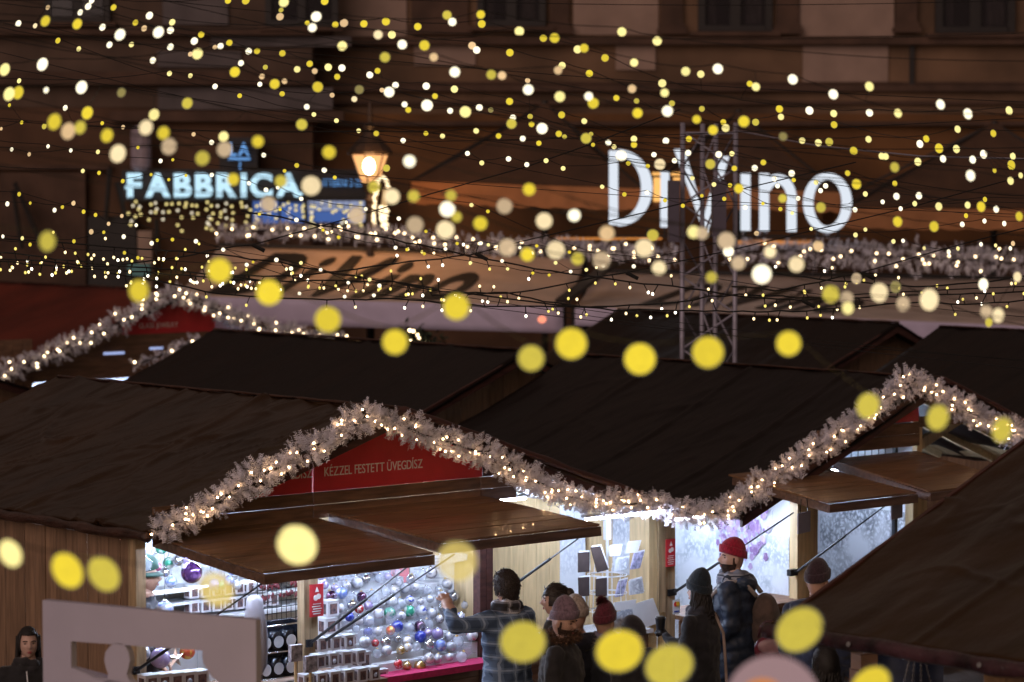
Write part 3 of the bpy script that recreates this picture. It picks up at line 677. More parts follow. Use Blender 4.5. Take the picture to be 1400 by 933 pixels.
# card payment style red labels on posts
def label_board(root, t, p0, p1, name='post_label', bars=5):
    a = ROW.L(*p0, -.06); b = ROW.L(*p1, -.06); cx = (a.x + b.x) / 2; w2 = abs(b.x - a.x) / 2
    o = MB().box((cx - w2, -.062, b.z), (cx + w2, -.05, a.z)).build(name, M['redsign'], root)
    lm = MB(); h = a.z - b.z
    for i in range(bars): lm.box((cx - w2 * (.75 if i % 2 else .6), -.066, b.z + h * (.08 + .075 * i)), (cx + w2 * (.5 + .2 * (i % 3) / 2), -.0625, b.z + h * (.105 + .075 * i)))
    lm.lathe([(w2 * .35, 0), (w2 * .35, .003)], (0, 0, 0), 12)
    for j in range(len(lm.v) - 24, len(lm.v)): x, y, z = lm.v[j]; lm.v[j] = (cx + x - w2 * .2, -.0625 - z, b.z + h * .58 + y)
    lm.lathe([(w2 * .35, 0), (w2 * .35, .003)], (0, 0, 0), 12)
    for j in range(len(lm.v) - 24, len(lm.v)): x, y, z = lm.v[j]; lm.v[j] = (cx + x + w2 * .25, -.0626 - z, b.z + h * .62 + y)
    lm.prism([(cx - w2 * .3, -.066, b.z + h * .76), (cx + w2 * .3, -.066, b.z + h * .76), (cx, -.066, b.z + h * .92)], (0, .003, 0))
    lm.build('print', M['signtext'], o)
label_board(HA, 1.57, (424, 800), (442, 842))
label_board(HA, 5.66, (911, 738), (923, 774))

# ---- hut B: prints
fB = Frame(*(ROW.P(5.75, 0, 0).xy), 42); OFF = 5.75
HB = hut_root('pale lit print stall hut right of centre, frosted garland along its gable', fB)
tlB, zlB, tpB, zpB, trB, zrB = 6.30 - OFF, 1.76, 9.09 - OFF, 2.855, 11.9 - OFF, 1.78
slope(HB, 'roof_tarp', tlB, zlB, tpB, zpB, -.34, 4.9, M['tarp_dark'], seams=(.9, 2.2, 3.5), nu=80, nv=150)
slope(HB, 'roof_tarp', tpB, zpB - .004, trB, zrB, -.34, 4.9, M['tarp_dark'])
hem(HB, [(tlB - .03, -.36, zlB - .04), (tlB - .03, 4.9, zlB - .04)], .03)
hem(HB, [(tpB, -.36, zpB + .012), (tpB, 4.9, zpB + .012)], .012, name='ridge_rope')
hem(HB, [(tlB, -.345, zlB + .004), (tpB, -.345, zpB + .006), (trB, -.345, zrB + .004)], .026, M['fascia'])
rakes(HB, tlB, zlB, tpB, zpB, trB, zrB, -.32, M['fascia'])
def roofB(t): return zlB + (zpB - zlB) * (t - tlB) / (tpB - tlB) if t < tpB else zpB + (zrB - zpB) * (t - tpB) / (trB - tpB)
for (t, w2, mt, d) in ((7.35, .12, 'pine', 0), (7.48, .12, 'pine', .02), (7.62, .07, 'post', .05), (9.02, .13, 'pine', 0), (9.17, .10, 'pine', .03)):
    MB().box((t - OFF, -.04 + d, 0), (t + w2 - OFF, .06 + d, min(2.02, roofB(t - OFF) - .1))).build('post', M[mt], HB)
# gable: red board, beams, white rafters
pts = [(8.4, 2.43), (9.09, 2.47), (9.09, 2.72), (8.75, 2.60), (8.4, 2.46)]
MB().prism([(t - OFF, -.02, z) for t, z in ((8.35, 2.42), (9.12, 2.42), (9.12, 2.74), (8.35, 2.47))], (0, .02, 0)).build('sign_panel', M['redsign'], HB)
for (a, b, z0, z1, v_) in ((7.65, 9.12, 2.30, 2.41, -.01), (7.65, 9.12, 2.18, 2.295, -.012), (9.13, 10.15, 2.36, 2.46, -.01)):
    MB().box((a - OFF, v_ - .02, z0), (b - OFF, v_ + .005, z1)).build('front_board', M['beamx'], HB)
MB().box((9.125 - OFF, .0, 2.02), (9.2 - OFF, .06, 2.44)).build('king_post', M['pine'], HB)
for k in range(4):
    v_ = .25 + k * .75
    MB().beam((9.12 - OFF, v_, zpB - .10), (11.6 - OFF, v_, roofB(11.6 - OFF) - .08), .05, .09).build('rafter', M['pinex'], HB)
for i in range(8):
    v_ = .02 + i * .28; MB().prism([(9.15 - OFF, v_, zpB - .075), (11.7 - OFF, v_, roofB(11.7 - OFF) - .055), (11.7 - OFF, v_, roofB(11.7 - OFF) - .04), (9.15 - OFF, v_, zpB - .06)], (0, .274, 0)).build('ceiling_board', M['pinex'], HB)
MB().beam((9.3 - OFF, .5, 1.95), (10.6 - OFF, .5, 2.42), .06, .10).build('cross_brace', M['post'], HB)
flap(HB, 6.45 - OFF, 7.66 - OFF, 2.05, 1.895, 1.22); flap(HB, 7.84 - OFF, 9.10 - OFF, 2.10, 1.895, 1.22)
def strutB(p0, p1, vb):
    a = ROW.L(p0[0], p0[1], -.05); b = ROW.L(p1[0], p1[1], vb); a.x -= OFF; b.x -= OFF
    mb = MB().tube([a, a.lerp(b, .5)], .013, 8).tube([a.lerp(b, .5), b], .007, 6); mb.box(a - Vector((.07, .0, .03)), a + Vector((.03, .05, .03))); mb.build('gas_strut', M['black'], HB)
strutB((922, 810), (1085, 701), -1.1); strutB((1088, 783), (1226, 680), -1.1)
for i in range(20):
    t = .05 + i * .3; MB().box((t, 2.30, 0), (t + .296, 2.32, roofB(t + .1) - .12 if t < 5.6 else 1.7)).build('back_board', M['white'], HB)
for (t, zt_) in ((7.47, 1.97), (9.23, 2.3)):
    for i in range(7):
        v_ = .08 + i * .31; MB().box((t - OFF, v_, 0), (t + .02 - OFF, v_ + .307, zt_)).build('partition_board', M['white'], HB)
MB().box((.0, 0, 0), (6, 2.3, .06)).build('floor', M['beamx'], HB)
MB().box((.05, -.12, .80), (5.9, .40, .84)).build('counter_top', M['beamx'], HB)
for i in range(6): MB().box((.05, -.03, .08 + i * .12), (5.9, -.008, .196 + i * .12)).build('counter_board', M['beamx'], HB)
led(HB, .0, 1.5, .35, 1.66); led(HB, .7, 1.6, 1.3, 1.74); led(HB, 1.95, 3.2, .4, 1.96); led(HB, 3.7, 5.0, 1.5, 1.86)
# prints pinned to the right hand walls
def etch(name, seed, tint=(.16, .20, .26), flower=None, dens=.5):
    m, nt, b = nodes_of(name); N = nt.nodes.new; Lk = nt.links.new
    tc = N('ShaderNodeTexCoord'); mp = N('ShaderNodeMapping'); mp.inputs['Location'].default_value = (seed, seed * 2, seed); Lk(tc.outputs['Object'], mp.inputs['Vector'])
    n1 = N('ShaderNodeTexNoise'); n1.inputs['Scale'].default_value = 2.4; n1.inputs['Detail'].default_value = 3; Lk(mp.outputs[0], n1.inputs['Vector'])
    vo = N('ShaderNodeTexVoronoi'); vo.feature = 'DISTANCE_TO_EDGE'; vo.inputs['Scale'].default_value = 13
    wv = N('ShaderNodeTexNoise'); wv.inputs['Scale'].default_value = 26; wv.inputs['Detail'].default_value = 6
    mp2 = N('ShaderNodeMapping'); mp2.inputs['Scale'].default_value = (1, 1.6, .8); Lk(mp.outputs[0], mp2.inputs['Vector']); Lk(mp2.outputs[0], vo.inputs['Vector']); Lk(mp.outputs[0], wv.inputs['Vector'])
    r1 = N('ShaderNodeMapRange'); r1.inputs['From Min'].default_value = .02; r1.inputs['From Max'].default_value = .11; Lk(vo.outputs['Distance'], r1.inputs['Value'])
    r2 = N('ShaderNodeMapRange'); r2.inputs['From Min'].default_value = .42; r2.inputs['From Max'].default_value = .56; Lk(wv.outputs['Fac'], r2.inputs['Value'])
    mn = N('ShaderNodeMath'); mn.operation = 'MULTIPLY'; Lk(r1.outputs[0], mn.inputs[0]); Lk(r2.outputs[0], mn.inputs[1])
    iv = N('ShaderNodeMath'); iv.operation = 'SUBTRACT'; iv.inputs[0].default_value = 1; Lk(mn.outputs[0], iv.inputs[1])
    r3 = N('ShaderNodeMapRange'); r3.inputs['From Min'].default_value = .62 - dens * .3; r3.inputs['From Max'].default_value = .72 - dens * .2; Lk(n1.outputs['Fac'], r3.inputs['Value'])
    ml = N('ShaderNodeMath'); ml.operation = 'MULTIPLY'; Lk(iv.outputs[0], ml.inputs[0]); Lk(r3.outputs[0], ml.inputs[1])
    m8 = N('ShaderNodeMath'); m8.operation = 'MULTIPLY'; m8.inputs[1].default_value = .75; Lk(ml.outputs[0], m8.inputs[0])
    mx = N('ShaderNodeMix'); mx.data_type = 'RGBA'; mx.inputs['A'].default_value = (.70, .74, .80, 1); mx.inputs['B'].default_value = rgba(tint); Lk(m8.outputs[0], mx.inputs['Factor'])
    Lk(mx.outputs['Result'], b.inputs['Base Color']); b.inputs['Roughness'].default_value = .6
    return m
def print_panel(label, t, p0, p1, mt, name='print_banner', cat='art print'):
    a = ROW.T(*p0, t - .012); b = ROW.T(*p1, t - .012)
    v0, v1 = min(a.y, b.y), max(a.y, b.y); mid = ROW.P(t - .012, (v0 + v1) / 2, b.z)
    o = MB().box((-.004, -(v1 - v0) / 2, 0), (.004, (v1 - v0) / 2, a.z - b.z)).build(name, mt); o.location = mid; o.rotation_euler = (0, 0, ROW.a)
    return tag(o, label, cat)
print_panel('large pale grey etched city view banner behind the red capped man', 7.465, (924, 716), (1078, 900), etch('grey_etching', 3.1, (.30, .36, .42), dens=.55))
pf = empty('flower_print', 'mauve painted flower bunch print on the pale banner above the red cap', 'art print', ROW.P(7.44, .75, 1.3), ROW.a)
RF = random.Random(8); fm = MB()
for i in range(240):
    a = RF.uniform(0, 6.28); rr = RF.random() ** .5; x = .34 * rr * math.cos(a); z = .36 * rr * math.sin(a) + .22 - .45 * max(0, RF.random() - .55)
    s = RF.uniform(.015, .05); k = RF.uniform(0, 6.28); fm.mi = RF.choice((0, 0, 1, 2))
    fm.add([(-.002 * RF.random() - .001, x + s * math.cos(k + j * 1.256) * RF.uniform(.5, 1), z + s * math.sin(k + j * 1.256)) for j in range(5)], [(0, 1, 2, 3, 4)])
fm.build('petals', [mat('mauve_petal', (.42, .30, .52), var=.2), mat('deep_mauve_petal', (.28, .16, .36), var=.2), mat('pale_petal', (.60, .48, .64), var=.1)], pf)
print_panel('white print with a fine black ink town drawing beneath the raised flap', 9.215, (1122, 688), (1238, 860), etch('ink_town', 7.7, (.05, .06, .08), dens=.85))
print_panel('pale blue lattice print showing above the left print stall flap', 9.205, (1126, 618), (1224, 668), etch('lattice_print', 1.9, (.42, .48, .56), dens=.8))
print_panel('blue toned etching hung in the postcard bay', 5.42, (838, 668), (884, 790), etch('blue_etching', 5.2, (.16, .22, .34), dens=.9))
print_panel('white notice sheet hung left of the postcard rack', 5.42, (766, 690), (800, 830), etch('pale_etching', 9.2, (.46, .50, .58), dens=.7))
for (p0, p1, l) in (((1086, 702), (1112, 727), 'small grey card hanging from the left print stall flap, left corner'), ((1214, 684), (1238, 708), 'small grey card hanging from the left print stall flap, right corner')):
    a = ROW.L(*p0, -1.0); b = ROW.L(*p1, -1.0); c = ROW.P((a.x + b.x) / 2, -1.0, b.z)
    o = empty('hanging_card', l, 'card', c, ROW.a + .3); w2 = (b.x - a.x) / 2; h = a.z - b.z
    MB().box((-w2, -.006, 0), (w2, .006, h)).build('sheet', mat('grey_card', (.30, .28, .34), var=.1), o); MB().tube([(-w2 * .6, 0, h), (-w2 * .5, 0, h + .12)], .004, 4).tube([(w2 * .6, 0, h), (w2 * .5, 0, h + .12)], .004, 4).build('cord', M['black'], o)
gr = MB(); a = ROW.L(1224, 600, .1); b = ROW.L(1228, 735, .1)
tf = empty('metal_frame', 'thin dark metal grid frame standing between the two raised print stall flaps', 'frame', ROW.P(a.x, .1, 0), ROW.a)
gr.box((-.02, -.02, b.z), (.02, .02, a.z)).box((-1.0, -.015, a.z - .02), (-.021, .015, a.z + .01))
for i in range(9): gr.box((-.95 + i * .1, -.004, a.z - .16), (-.946 + i * .1, .004, a.z - .021))
gr.box((-1, -.004, a.z - .165), (-.021, .004, a.z - .161)); gr.build('grid', M['black'], tf)
# script mark and card payment sticker
sm_ = MB(); pts = [(1051, 839), (1054, 833), (1058, 838), (1054, 843), (1050, 842), (1057, 845), (1062, 838), (1063, 833), (1064, 844), (1067, 837), (1070, 843), (1072, 836), (1074, 841), (1080, 838)]
sm_.tube([ROW.P(*ROW.L(x, y, -.16)) for x, y in pts], .005, 5).tube([ROW.P(*ROW.L(x, y, -.16)) for x, y in ((1056, 850), (1066, 849.5))], .004, 5)
tag(sm_.build('script_mark', M['darktext']), 'small black handwritten mark on the pale banner beside the navy jacket', 'lettering')
cs = empty('payment_sticker', 'little white sticker with overlapping red and yellow discs low on the print stall post', 'sticker', ROW.P(*ROW.L(925, 826, -.08)), ROW.a)
MB().box((-.045, 0, -.09), (.045, .004, .04)).build('sheet', M['paper'], cs)
for (x, c) in ((-.013, (.75, .03, .03)), (.013, (.85, .55, .05))):
    d = MB().lathe([(.022, 0), (.022, .003)], (0, 0, 0), 18).build('disc', mat('sticker_colour', c, var=.03), cs); d.rotation_euler = (math.pi / 2, 0, 0); d.location = (x, -.001 if x < 0 else -.002, 0)
MB().box((-.03, -.003, -.075), (.03, 0, -.06)).build('stripe', mat('sticker_blue', (.05, .10, .45), var=.03), cs)

# ---- huts in the rows behind and beside
def back_hut(label, fr, tl, zl, tp, zp, tr, zr, v0, v1, tm, boards=True, fz=1.3, bm='plank', seams=(1, 2.5, 4), wall_t=None):
    h = hut_root(label, fr)
    slope(h, 'roof_tarp', tl, zl, tp, zp, v0, v1, tm, seams=seams); slope(h, 'roof_tarp', tp, zp - .004, tr, zr, v0, v1, tm)
    hem(h, [(tl - .02, v0, zl - .03), (tl - .02, v1, zl - .03)], .045 if tm != M['tarp_red'] else .03)
    hem(h, [(tp, v0, zp + .012), (tp, v1, zp + .012)], .014, name='ridge_rope')
    rakes(h, tl, zl, tp, zp, tr, zr, v0 + .02, M['fascia'])
    if boards:
        gable_planks(h, tl, zl, tp, zp, tr, zr, fz, v0 + .36, .025, .21, M[bm])
    wt = wall_t if wall_t is not None else tl + .25; v = v0 + .4
    while v < v1 - .3:
        MB().box((wt, v, 0), (wt + .025, v + .29, zl + (.25 - .02) * (zp - zl) / (tp - tl) - .08)).build('wall_plank', M[bm], h); v += .295
    for t in (tl + .3, tr - .3): MB().box((t, v0 + .3, 0), (t + .09, v0 + .395, zl - .05 if t < tp else zr - .05)).build('post', M['post'], h)
    return h
HC = back_hut('dark tarped hut directly behind the ornament hut, brown boarded gable showing', Frame(0, 31.5, 42), -2.45, 1.95, 0, 2.90, 2.4, 1.95, -.25, 5.6, M['tarp_dark'])
HF = back_hut('dark tarped hut behind the metal truss, small gable seen past the print stall roof', Frame(5.05, 38.5, 42), -2.4, 1.95, 0, 2.86, 2.3, 1.95, -.25, 5.2, M['tarp_dark'])
fG = Frame(8.93, 33.4, 42)
HG = back_hut('dark tarped hut at right edge behind the print stall', fG, -2.4, 1.95, 0, 2.87, 2.3, 1.95, -.25, 5.0, M['tarp_dark'])
fE = Frame(-5.02, 42, 42)
HE = hut_root('red tarped hut at far left with a red glass jewelry sign in its garlanded gable', fE)
tlE, zlE, zpE, trE, zrE = -3.5, 1.95, 3.16, 3.5, 2.0
slope(HE, 'roof_tarp', tlE, zlE, 0, zpE, -.3, 5, M['tarp_red'], seams=(1.4, 3.1)); slope(HE, 'roof_tarp', 0, zpE - .004, trE, zrE, -.3, 5, M['tarp_red'])
hem(HE, [(0, -.3, zpE + .012), (0, 5, zpE + .012)], .014, name='ridge_rope'); rakes(HE, tlE, zlE, 0, zpE, trE, zrE, -.28, M['fascia'], .12)
zq = fE.L(215, 456, 0).z
MB().prism([(-.9, -.03, zq), (.75, -.03, zq), (.75, -.03, zpE - .36), (0, -.03, zpE - .1), (-.9, -.03, zpE - .43)], (0, .02, 0)).build('sign_panel', M['redsign'], HE)
tb, tw = joined_text('GLASS JEWELRY', M['signtext'], ext=.002, space=.8); a0 = fE.L(188, 449); a1 = fE.L(241, 444); k = (a1.x - a0.x) / tw
o = tb.build('lettering', M['signtext'], HE); o.rotation_euler = (math.pi / 2, 0, 0); o.scale = (k, k * 1.1, 1); o.location = (a0.x, -.04, a0.z)
z = fE.L(130, 519, 0).z; i = 0
while z < zq - .05:
    z2 = min(z + .17, zq - .004); hw = min(3.0, (zpE - z2) / .345 - .25)
    MB().box((-hw, -.02, z + .002), (hw, .005, z2)).build('front_board', M['beamx'], HE); z = z2
MB().box((-2.6, .012, fE.L(130, 519, 0).z + .01), (2.6, .03, zq - .2)).build('backing_board', M['beamx'], HE)
for px, py, wd in ((156, 484, 14), (214, 477, 9)):
    a = fE.L(px - wd, py + 1.5, -.03); b = fE.L(px + wd, py - 1.5, -.03); MB().box((a.x, -.034, min(a.z, b.z)), (b.x, -.021, min(a.z, b.z) + .035)).build('light_slot', emit('light_slot', (.45, .55, .95), .8), HE)
MB().box((-3.1, 1.6, 0), (3.1, 1.63, 2.3)).build('back_wall', M['white'], HE)
MB().box((-3.12, .0, 0), (-3.1, 1.6, 2.0)).build('side_wall', M['white'], HE); MB().box((3.1, .0, 0), (3.12, 1.6, 2.0)).build('side_wall', M['white'], HE)
zc = fE.L(100, 541, 0).z; MB().box((-3.1, -.02, 0), (3.1, .01, zc)).build('counter_front', M['beamx'], HE); tq = fE.L(44, 530, 0).x
for i in range(5): MB().box((tq - .16 * (i + 1), -.022, zc + .004), (tq - .16 * i - .006, .004, z)).build('end_board', M['beamx'], HE)
led(HE, -2.6, 2.6, .7, 1.9)
# hut D, close at the right, seen from behind
fD = Frame(1.64, 17.7, 42)
HD = hut_root('near dark brown tarped roof slanting across the lower right corner', fD)
slope(HD, 'roof_tarp', -.03, 2.0, 2.62, 3.06, -4.6, 0, M['tarp'], seams=(-3.4, -1.15), amp=.034, nu=110, nv=190); slope(HD, 'roof_tarp', 2.62, 3.056, 5.2, 2.0, -4.6, 0, M['tarp'])
M['hem_purple'] = mat('purple_hem', (.055, .024, .034), rough=.28, var=.5, scale=5, bump=.8, bscale=7, bdist=.04)
hem(HD, [(-.05, -4.6, 1.955), (-.05, .02, 1.955)], .050, M['hem_purple']); rakes(HD, 0, 2.0, 2.62, 3.06, 5.2, 2.0, -.02, M['fascia'], .05)
for v_ in (-.72, -1.72, -2.6):
    ey = MB().lathe([(.016, 0), (.016, .006), (.009, .006)], (0, 0, 0), 12).build('eyelet', M['silver'], HD); ey.location = (-.112, v_, 1.96); ey.rotation_euler = (0, -math.pi / 2 + .2, 0)
v = -4.4
while v < -1.35:
    MB().box((.40, v, 0), (.425, v + .165, 2.05)).build('wall_plank', M['plank'], HD); v += .17
# hut beyond the left edge of hut A
HL = back_hut('dark roofed hut peeping over the ornament hut at far left', Frame(-7.85, 35.3, 42), -2.4, 1.95, 0, 2.80, 2.35, 2.0, -.25, 4, M['tarp_dark'])

# ------------------------------------------------------------------ frosted garlands
def garland(label, pts, r, per_m, lit, lm, seed, name='garland', nl=26, sc=1.0):
    RG = random.Random(seed); pts = [Vector(p) for p in pts]
    seg = [(pts[i + 1] - pts[i]).length for i in range(len(pts) - 1)]; tot = sum(seg)
    def at(d):
        for i, s in enumerate(seg):
            if d <= s or i == len(seg) - 1: return pts[i].lerp(pts[i + 1], min(1, d / s)), (pts[i + 1] - pts[i]).normalized()
            d -= s
    root = empty(name, label, 'garland', pts[0], 0, 'frosted garlands with warm lights')
    fm = MB(); o0 = pts[0]
    for i in range(int(tot * per_m)):
        d = RG.random() * tot; p, dr = at(d)
        q = Vector((RG.gauss(0, 1), RG.gauss(0, 1), RG.gauss(0, 1))); q = (q - dr * q.dot(dr) * .6).normalized()
        rad = r * (.25 + .80 * RG.random() ** .8) * (1 + .75 * nz3((d * 3.6, seed, 2)))
        ln = RG.uniform(.055, .10) * sc; b0 = p + q * max(0, rad - ln * .5) - o0
        sd_ = q.cross(Vector((RG.gauss(0, 1), RG.gauss(0, 1), RG.gauss(0, 1)))).normalized(); nn = q.cross(sd_)
        for k in range(5):
            s0 = b0 + q * ln * (k / 5.)
            for sg in (-1, 1):
                dd = (q * .75 + sd_ * sg + nn * RG.uniform(-.5, .5)).normalized() * ln * RG.uniform(.28, .45) * (1.1 - k * .1); wv = (q - sd_ * sg).normalized() * ln * .045
                fm.add([s0 - wv, s0 + dd * .6 - wv * .8, s0 + dd, s0 + dd * .6 + wv, s0 + wv], [(0, 1, 2, 3, 4)])
    o = fm.build('needles', M['tinsel'], root); tag(o, kind='stuff')
    cw = MB().tube([p - o0 for p in pts], .012, 5); cw.build('core_wire', M['wire'], root)
    lmx = MB(); d = .05
    while d < tot:
        p, dr = at(d); q = Vector((RG.gauss(0, .6), -abs(RG.gauss(0, 1)) - .3, RG.gauss(0, .6))).normalized()
        lmx.sphere(p + q * r * RG.uniform(.75, 1.05) - o0, .0085 * lit, 6, 4); d += 1.0 / nl * RG.uniform(.25, 1.9)
    o = lmx.build('warm_light', lm, root); tag(o, kind='stuff')
    return root
def rowpts(pp, v): return [ROW.P(*ROW.L(x, y, v)) for x, y in pp]
garland('thick frosted garland with warm lights along the ornament hut gable', rowpts([(212, 724), (250, 712), (300, 684), (345, 655), (385, 637), (425, 613), (460, 596), (490, 572), (515, 568), (540, 578), (580, 596), (620, 607), (660, 620), (700, 640), (740, 662), (790, 683), (840, 690), (885, 690), (905, 694)], -.42), .118, 560, .85, M['garland_light'], 3, nl=18)
garland('frosted garland with warm lights up the print stall gable', rowpts([(908, 694), (940, 702), (975, 703), (1005, 688), (1050, 660), (1100, 624), (1150, 590), (1190, 562), (1225, 532), (1252, 520), (1285, 540), (1330, 566), (1380, 590), (1430, 616)], -.42), .122, 560, .85, M['garland_light'], 4, nl=16)
garland('frosted garland on the gable of the red tarped hut', [fE.P(*fE.L(x, y, -.38)) for x, y in [(-20, 516), (20, 503), (60, 487), (120, 462), (180, 432), (215, 408), (237, 402), (270, 414), (320, 434), (370, 450), (420, 461), (470, 466)]], .15, 240, 1.7, M['garland_far'], 5, nl=10, sc=1.4)
garland('greyish frosted garland along the tan terrace canopy top', [W(x, y, 46.4) for x, y in ((296, 318), (360, 315), (430, 318), (500, 321), (560, 324), (620, 332))], .15, 190, 1.9, M['garland_far'], 6, nl=9, sc=1.45)
garland('dim frosted garland behind the peach coloured lamps at centre', [W(x, y, 46.8) for x, y in ((625, 336), (700, 336), (780, 338), (860, 345), (925, 350))], .18, 190, 1.8, M['garland_far'], 7, nl=7, sc=1.45)
garland('long greyish frosted garland along the terrace at right edge', [W(x, y, 46.8) for x, y in ((1000, 346), (1080, 343), (1160, 348), (1240, 352), (1330, 356), (1440, 364))], .25, 260, 1.9, M['garland_far'], 8, nl=8, sc=1.5)
garland('thin frosted garland low on the left slope behind the dark hut roof', [fE.P(*fE.L(x, y, -.9)) for x, y in ((183, 500), (220, 486), (262, 468), (275, 463))], .09, 90, 2.0, M['garland_far'], 9, nl=2, sc=1.4)
# ------------------------------------------------------------------ ornaments on the counter
RO = random.Random(21)
def bauble_mat(name, c1, c2, metal=.25, rough=.14, sc=14, thr=.55):
    m, nt, b = nodes_of(name); N = nt.nodes.new; Lk = nt.links.new
    tc = N('ShaderNodeTexCoord'); oi = N('ShaderNodeObjectInfo'); ad = N('ShaderNodeVectorMath'); mu = N('ShaderNodeMath'); mu.operation = 'MULTIPLY'; mu.inputs[1].default_value = 50
    Lk(oi.outputs['Random'], mu.inputs[0]); Lk(tc.outputs['Object'], ad.inputs[0]); Lk(mu.outputs[0], ad.inputs[1])
    n = N('ShaderNodeTexNoise'); n.inputs['Scale'].default_value = sc * .1; n.inputs['Detail'].default_value = 3; Lk(ad.outputs[0], n.inputs['Vector'])
    r = N('ShaderNodeValToRGB'); r.color_ramp.elements[0].position = thr - .05; r.color_ramp.elements[1].position = thr + .05
    r.color_ramp.elements[0].color = rgba(c1); r.color_ramp.elements[1].color = rgba(c2); Lk(n.outputs['Fac'], r.inputs['Fac']); Lk(r.outputs['Color'], b.inputs['Base Color'])
    b.inputs['Roughness'].default_value = rough; b.inputs['Metallic'].default_value = metal; b.inputs['Coat Weight'].default_value = 1; b.inputs['Coat Roughness'].default_value = .03
    return m
BM_ = {
 'clear': clear_mat('clear_glass', (.72, .78, .90), .34, .05), 'pearl': bauble_mat('pearl_glass', (.72, .74, .80), (.45, .48, .58)),
 'silver': bauble_mat('silver_glass', (.65, .66, .72), (.75, .75, .78), .85, .12), 'white': bauble_mat('white_painted_glass', (.78, .76, .78), (.30, .30, .36)),
 'blue': bauble_mat('blue_glass', (.03, .05, .42), (.16, .20, .70)), 'red': bauble_mat('red_glass', (.50, .02, .03), (.72, .60, .58)),
 'orange': bauble_mat('orange_glass', (.75, .12, .05), (.80, .55, .10)), 'green': bauble_mat('green_glass', (.05, .42, .26), (.72, .75, .72)),
 'purple': bauble_mat('purple_glass', (.09, .03, .17), (.28, .14, .40), .5), 'gold': bauble_mat('gold_glass', (.62, .40, .10), (.80, .72, .60), .7),
 'dark': bauble_mat('dark_plum_glass', (.05, .015, .05), (.20, .08, .18), .5), 'lilac': bauble_mat('lilac_glass', (.46, .36, .68), (.62, .56, .80)),
 'redspot': bauble_mat('red_spotted_glass', (.74, .74, .80), (.55, .03, .05), .1, thr=.6), 'bluespot': bauble_mat('blue_spotted_glass', (.72, .74, .82), (.05, .08, .50), .1, thr=.58), 'goldspot': bauble_mat('gold_spotted_glass', (.74, .74, .78), (.70, .42, .06), .1, thr=.6), 'greenspot': bauble_mat('green_spotted_glass', (.74, .76, .78), (.05, .40, .24), .1, thr=.6), 'pink': bauble_mat('pink_glass', (.75, .05, .30), (.85, .35, .55)), 'skyblue': bauble_mat('sky_blue_glass', (.22, .32, .75), (.62, .70, .88))}
def ball_fn(p, q): return p
ball_mesh = {k: MB().sphere((0, 0, 0), 1, 20, 14).mesh('bauble', m, True) for k, m in BM_.items()}
cap_mesh = {k: MB().lathe([(.26, .9), (.27, 1.12), (.18, 1.16)], (0, 0, 0), 10).tube([(.0, 0, 1.14), (.1, 0, 1.25), (0, 0, 1.36), (-.1, 0, 1.25), (0, 0, 1.14)], .03, 5).mesh('cap', M[k], True) for k in ('gold', 'silver')}
used = {}
def bauble(colour, pos, r, label, group='glass ornaments for sale', cap='silver', hang=0.):
    o = mobj('glass_bauble', ball_mesh[colour], None, pos, (RO.uniform(-.3, .3), RO.uniform(-.3, .3), RO.uniform(0, 6)), r)
    tag(o, label, 'ornament', group); mobj('cap', cap_mesh[cap], o)
    if hang:
        o.rotation_euler = (0, 0, RO.uniform(0, 6)); MB().tube([(0, 0, 1.3), (0, 0, hang)], .025, 4).build('thread', M['black'] if colour != 'clear' else M['silver'], o)
    return o
ordn = ['first', 'second', 'third', 'fourth', 'fifth', 'sixth', 'seventh', 'eighth', 'ninth', 'tenth', 'eleventh', 'twelfth', 'thirteenth', 'fourteenth', 'fifteenth', 'sixteenth', 'seventeenth', 'eighteenth']
palette = ['clear'] * 11 + ['pearl'] * 7 + ['silver'] * 4 + ['white'] * 5 + ['redspot', 'bluespot', 'redspot', 'goldspot', 'greenspot', 'gold', 'dark', 'lilac', 'skyblue', 'lilac']
rows = [(909, 545, 634, -0.16, 14.6), (893, 516, 640, -0.06, 14.6), (878, 500, 650, 0.03, 14.6), (862, 488, 655, 0.12, 14.6), (847, 476, 655, 0.21, 14.6), (832, 466, 655, 0.31, 14.6), (817, 452, 655, 0.41, 14.6), (802, 442, 592, 0.51, 14.6), (788, 438, 548, 0.61, 14.6), (774, 437, 530, 0.71, 14.6), (761, 436, 520, 0.81, 14.6)]
rname = ['front row', 'second row', 'third row', 'fourth row', 'fifth row', 'sixth row', 'seventh row', 'eighth row', 'ninth row', 'tenth row', 'back row']
stp = MB()
step_o = empty('display_steps', 'stepped white display stand under the crowded glass ornaments with red felt at its foot', 'display stand', ROW.P(1.75, 0, .735), ROW.a)
fixed = {(0, 0): 'red', (0, 1): 'gold', (0, 2): 'gold', (0, 3): 'white', (1, 2): 'gold', (1, 6): 'skyblue', (2, 5): 'blue', (2, 1): 'red', (3, 3): 'orange', (3, 4): 'blue', (3, 6): 'dark', (4, 4): 'green', (4, 6): 'green', (3, 1): 'blue', (5, 2): 'red', (6, 1): 'skyblue', (4, 0): 'blue', (1, 5): 'silver', (2, 7): 'lilac', (2, 6): 'lilac'}
